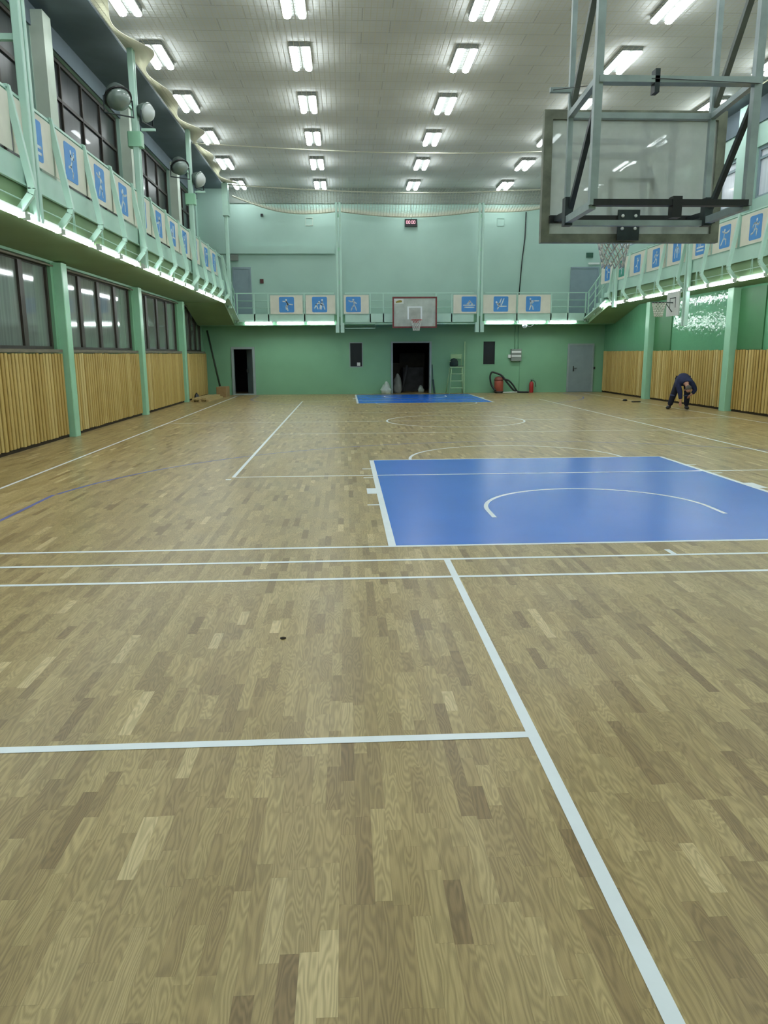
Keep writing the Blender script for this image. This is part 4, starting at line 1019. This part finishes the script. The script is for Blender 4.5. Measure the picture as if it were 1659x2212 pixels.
# storeroom contents and bags
def blob(name, c, rx, ry, rz, m, label, cat, seed, parent=None, group=None):
    bm = bmesh.new(); bmesh.ops.create_icosphere(bm, subdivisions=3, radius=1); rr = random.Random(seed)
    ph = [rr.uniform(0, 6) for _ in range(6)]
    for v in bm.verts:
        p = v.co; k = 1 + .12 * math.sin(3 * p.x + ph[0]) + .1 * math.sin(5 * p.y + ph[1] + 2 * p.z) + .07 * math.sin(9 * p.z + ph[2] + 4 * p.x)
        taper = 1 - .45 * max(0, p.z)
        v.co = Vector((p.x * rx * k * taper, p.y * ry * k * taper, max(p.z * rz * k, -rz * .62) + rz * .62))
    me = bpy.data.meshes.new(name); bm.to_mesh(me); bm.free(); me.materials.append(m)
    for q in me.polygons: q.use_smooth = True
    o = bpy.data.objects.new(name, me); C.objects.link(o); o.location = c
    return tag(o, label, cat, group)
blob('plastic_bag', (-1.12, YF - .3, 0), .26, .2, .3, BAG, 'pale plastic bag slumped left of the storeroom door frame', 'bag', 1, group='bags at the storeroom doorway')
blob('plastic_bag', (-.58, YF + .35, 0), .2, .2, .52, mat('grey_bag', (120, 124, 120), .6, var=.2, bump=.3), 'grey sack standing just inside the storeroom doorway', 'bag', 2, group='bags at the storeroom doorway')
blob('plastic_bag', (.55, YF + .9, 0), .14, .14, .2, BAG, 'small pale bag inside the storeroom, right side', 'bag', 5, group='bags at the storeroom doorway')
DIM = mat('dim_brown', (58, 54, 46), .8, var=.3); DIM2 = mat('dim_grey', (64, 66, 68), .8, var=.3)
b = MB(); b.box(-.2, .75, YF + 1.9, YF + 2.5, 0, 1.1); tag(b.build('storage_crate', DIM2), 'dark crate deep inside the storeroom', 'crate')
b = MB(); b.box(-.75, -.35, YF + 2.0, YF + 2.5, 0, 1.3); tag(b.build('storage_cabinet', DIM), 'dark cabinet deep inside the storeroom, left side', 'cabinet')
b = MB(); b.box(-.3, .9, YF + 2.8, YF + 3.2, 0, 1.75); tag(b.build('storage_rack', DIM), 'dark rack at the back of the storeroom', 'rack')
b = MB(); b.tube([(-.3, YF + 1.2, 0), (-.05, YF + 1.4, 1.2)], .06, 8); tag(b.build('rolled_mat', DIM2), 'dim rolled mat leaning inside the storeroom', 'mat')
b = MB(); b.bar((.98, YF - .04, .6), (1.03, YF - .25, .0), .08, .03); b.bar((.95, YF - .02, 1.25), (.98, YF - .04, .6), .03, .03); tag(b.build('broom', mat('dark_teal', (24, 58, 58), .6)), 'dark broom leaning on the right storeroom door frame', 'broom')

# left far corner: leaning pole, planks, carton
b = MB(); b.tube([(-8.75, 26.9, 2.75), (-8.2, 26.6, .03)], .04, 8); tag(b.build('leaning_pole', mat('dark_olive_pole', (44, 58, 44), .6)), 'dark pole leaning in the far left corner', 'pole')
b = MB(); b.bevel_box(-8.22, -7.82, 25.3, 26.3, 0, .42, .01); tag(b.build('cardboard_box', CARD), 'brown carton on the floor in the far left corner', 'box')
rr = random.Random(3)
for k in range(9):
    b = MB(); xk = -8.6 + .13 * (k % 5) + .05 * (k // 5); zk = .075 * (k // 5); e = rr.uniform(-.15, .15)
    b.bar((xk, 22.3 + e, zk + .037), (xk + .1, 25.0 + e, zk + .037), .11, .07)
    tag(b.build('plank', PLANK), 'raw wooden plank in the loose pile before the carton, far left corner', 'plank', 'planks piled in the far left corner')
blob('tool_bag', (-8.68, 23.55, 0), .11, .2, .17, BLACK, 'black bag against the slats beside the plank pile', 'bag', 9)
# small things on the floor on the right
b = MB(); b.lathe([(.07, 0), (.09, .02), (.06, .06), (.01, .07)], (7.25, 20.6, 0.001), n=12); tag(b.build('tape_roll', BLACK), 'black roll on the floor left of the bending person', 'roll')
b = MB(); b.box(7.2, 7.5, 19.75, 19.83, .001, .04); tag(b.build('hand_tool', BLACK), 'flat dark tool on the floor left of the bending person', 'tool')
b = MB(); b.lathe([(.016, 0), (.02, .004), (.008, .009)], (-3.27, -2.26, .0005), n=10); tag(b.build('dirt_crumb', mat('dark_crumb', (50, 40, 28), .9)), 'dark crumb on the parquet in the left foreground', 'crumb')

# ---------------------------------------------------------------- the person bending down by the right wall
def skin_mesh(name, joints, edges, radii, m, parent, root=0, sub=2):
    me = bpy.data.meshes.new(name); me.from_pydata([Vector(j) for j in joints], edges, []); me.materials.append(m)
    o = bpy.data.objects.new(name, me); C.objects.link(o); o.parent = parent
    sk = o.modifiers.new('skin', 'SKIN'); sk.use_smooth_shade = True
    sv = me.skin_vertices[0].data if me.skin_vertices else None
    if sv is None:
        bm = bmesh.new(); bm.from_mesh(me); bm.verts.layers.skin.verify(); bm.to_mesh(me); bm.free(); sv = me.skin_vertices[0].data
    for k, r in enumerate(radii):
        sv[k].radius = (r, r) if not isinstance(r, tuple) else r; sv[k].use_root = (k == root)
    sb = o.modifiers.new('smooth', 'SUBSURF'); sb.levels = sub; sb.render_levels = sub
    return o
P = thing('person', (7.40, 16.4, 0), 'person in navy workwear bending down to the floor by the right wall', 'person')
J = {'pelvis': (.08, .26, .90), 'waist': (.07, .06, .96), 'chest': (.10, -.16, .89), 'neck': (.18, -.34, .75), 'head0': (.21, -.41, .68), 'head1': (.23, -.47, .60), 'chin': (.235, -.46, .53),
     'hipL': (-.04, .26, .86), 'kneeL': (-.17, .05, .47), 'ankL': (-.27, .12, .10), 'toeL': (-.33, -.06, .045),
     'hipR': (.20, .26, .86), 'kneeR': (.22, .0, .47), 'ankR': (.22, .12, .10), 'toeR': (.25, -.07, .045),
     'shL': (-.08, -.20, .80), 'elL': (.0, -.30, .52), 'wrL': (.03, -.32, .28), 'paL': (.035, -.33, .20),
     'shR': (.31, -.18, .80), 'elR': (.43, -.16, .60), 'wrR': (.33, -.2, .46), 'paR': (.28, -.16, .42)}
names = list(J); ix = {n: k for k, n in enumerate(names)}
E_ = [('pelvis', 'waist'), ('waist', 'chest'), ('chest', 'neck'), ('neck', 'head0'), ('head0', 'head1'), ('head1', 'chin'), ('pelvis', 'hipL'), ('hipL', 'kneeL'), ('kneeL', 'ankL'), ('ankL', 'toeL'),
      ('pelvis', 'hipR'), ('hipR', 'kneeR'), ('kneeR', 'ankR'), ('ankR', 'toeR'), ('chest', 'shL'), ('shL', 'elL'), ('elL', 'wrL'), ('wrL', 'paL'), ('chest', 'shR'), ('shR', 'elR'), ('elR', 'wrR'), ('wrR', 'paR')]
Rr = {'pelvis': .13, 'waist': .125, 'chest': .14, 'neck': .055, 'head0': .075, 'head1': .09, 'chin': .055, 'hipL': .085, 'kneeL': .058, 'ankL': .04, 'toeL': .035, 'hipR': .085, 'kneeR': .058, 'ankR': .04, 'toeR': .035,
      'shL': .06, 'elL': .042, 'wrL': .028, 'paL': .034, 'shR': .06, 'elR': .042, 'wrR': .028, 'paR': .034}
jo = [J[n] for n in names]; ed = [(ix[a], ix[c]) for a, c in E_]; ra = [Rr[n] for n in names]
for side, base, d, ax in (('L', Vector(J['paL']), Vector((0, -.1, -1)).normalized(), Vector((1, 0, 0))), ('R', Vector(J['paR']), Vector((-.5, .45, -.7)).normalized(), Vector((.7, .5, 0)).normalized())):
    nrm = d.cross(ax)
    for k, (off, ln) in enumerate(((-.027, .062), (-.009, .074), (.009, .07), (.027, .055))):
        i0 = len(jo)
        jo += [tuple(base + ax * off + d * .035), tuple(base + ax * off * 1.15 + d * (.035 + ln * .5) + nrm * .006), tuple(base + ax * off * 1.2 + d * (.035 + ln * .9) + nrm * .022)]
        ra += [.0105, .0095, .0075]; ed += [(ix['pa' + side], i0), (i0, i0 + 1), (i0 + 1, i0 + 2)]
    i0 = len(jo); jo += [tuple(base - ax * .04 + d * .005), tuple(base - ax * .055 + d * .035 + nrm * .02)]; ra += [.012, .0095]; ed += [(ix['pa' + side], i0), (i0, i0 + 1)]
body = skin_mesh('body', jo, ed, ra, SKIN, P, 0, 1)
def sub_skin(name, keys, edges, rads, m):
    js = [J[k] if isinstance(k, str) else k for k in keys]
    return skin_mesh(name, js, edges, rads, m, P, 0, 2)
jk = ['pelvis', 'waist', 'chest', (.15, -.28, .80), 'shL', 'elL', (.025, -.315, .31), 'shR', 'elR', (.345, -.195, .475)]
sub_skin('jacket', jk, [(0, 1), (1, 2), (2, 3), (2, 4), (4, 5), (5, 6), (2, 7), (7, 8), (8, 9)], [.17, .195, .205, .11, .11, .075, .055, .11, .08, .055], NAVY)
sub_skin('trousers', ['pelvis', 'hipL', 'kneeL', (-.268, .115, .085), 'hipR', 'kneeR', (.22, .115, .085)], [(0, 1), (1, 2), (2, 3), (0, 4), (4, 5), (5, 6)], [.17, .135, .1, .082, .135, .1, .082], DARK_CLOTH)
for x, y in ((-.17, .05), (.22, .0)):
    b = MB(); c0 = P.location
    b.lathe([(.088, -.02), (.092, 0), (.088, .02)], (c0.x + x - .02, c0.y + y + .01, .42), (.15 if x < 0 else 0, 0, 1), 14); b.build('knee_stripe', KNEE_PAD, P)
for x, tx in ((-.27, -.33), (.22, .25)):
    sub_skin('shoe', [(x, .15, .06), (x * .5 + tx * .5, .02, .055), (tx, -.13, .045)], [(0, 1), (1, 2)], [(.07, .058), (.068, .055), (.06, .042)], SHOE)
hd = Vector((.222, -.445, .635))
def ell(name, c, r, m, clip=None, rot=None):
    bm = bmesh.new(); bmesh.ops.create_uvsphere(bm, u_segments=18, v_segments=12, radius=1)
    for v in bm.verts: v.co = Vector((v.co.x * r[0], v.co.y * r[1], v.co.z * r[2]))
    if rot: bmesh.ops.rotate(bm, verts=bm.verts, cent=(0, 0, 0), matrix=rot)
    for v in bm.verts: v.co += Vector(c)
    me = bpy.data.meshes.new(name); bm.to_mesh(me); bm.free(); me.materials.append(m)
    for q in me.polygons: q.use_smooth = True
    o = bpy.data.objects.new(name, me); C.objects.link(o); o.parent = P
    return o
rot = Matrix.Rotation(math.radians(28), 3, 'X')
ell('hair', (.222, -.452, .668), (.092, .088, .082), HAIR, rot=rot)
ell('ear', (.128, -.44, .605), (.014, .022, .03), SKIN); ell('ear', (.322, -.44, .605), (.014, .022, .03), SKIN)
ell('nose', (.235, -.556, .588), (.014, .018, .022), SKIN)
ell('eye', (.205, -.548, .612), (.011, .008, .007), BLACK); ell('eye', (.265, -.548, .612), (.011, .008, .007), BLACK)
ell('mouth', (.237, -.527, .548), (.024, .008, .006), mat('lip', (140, 84, 78), .5))

P.rotation_euler.z = math.radians(-22)
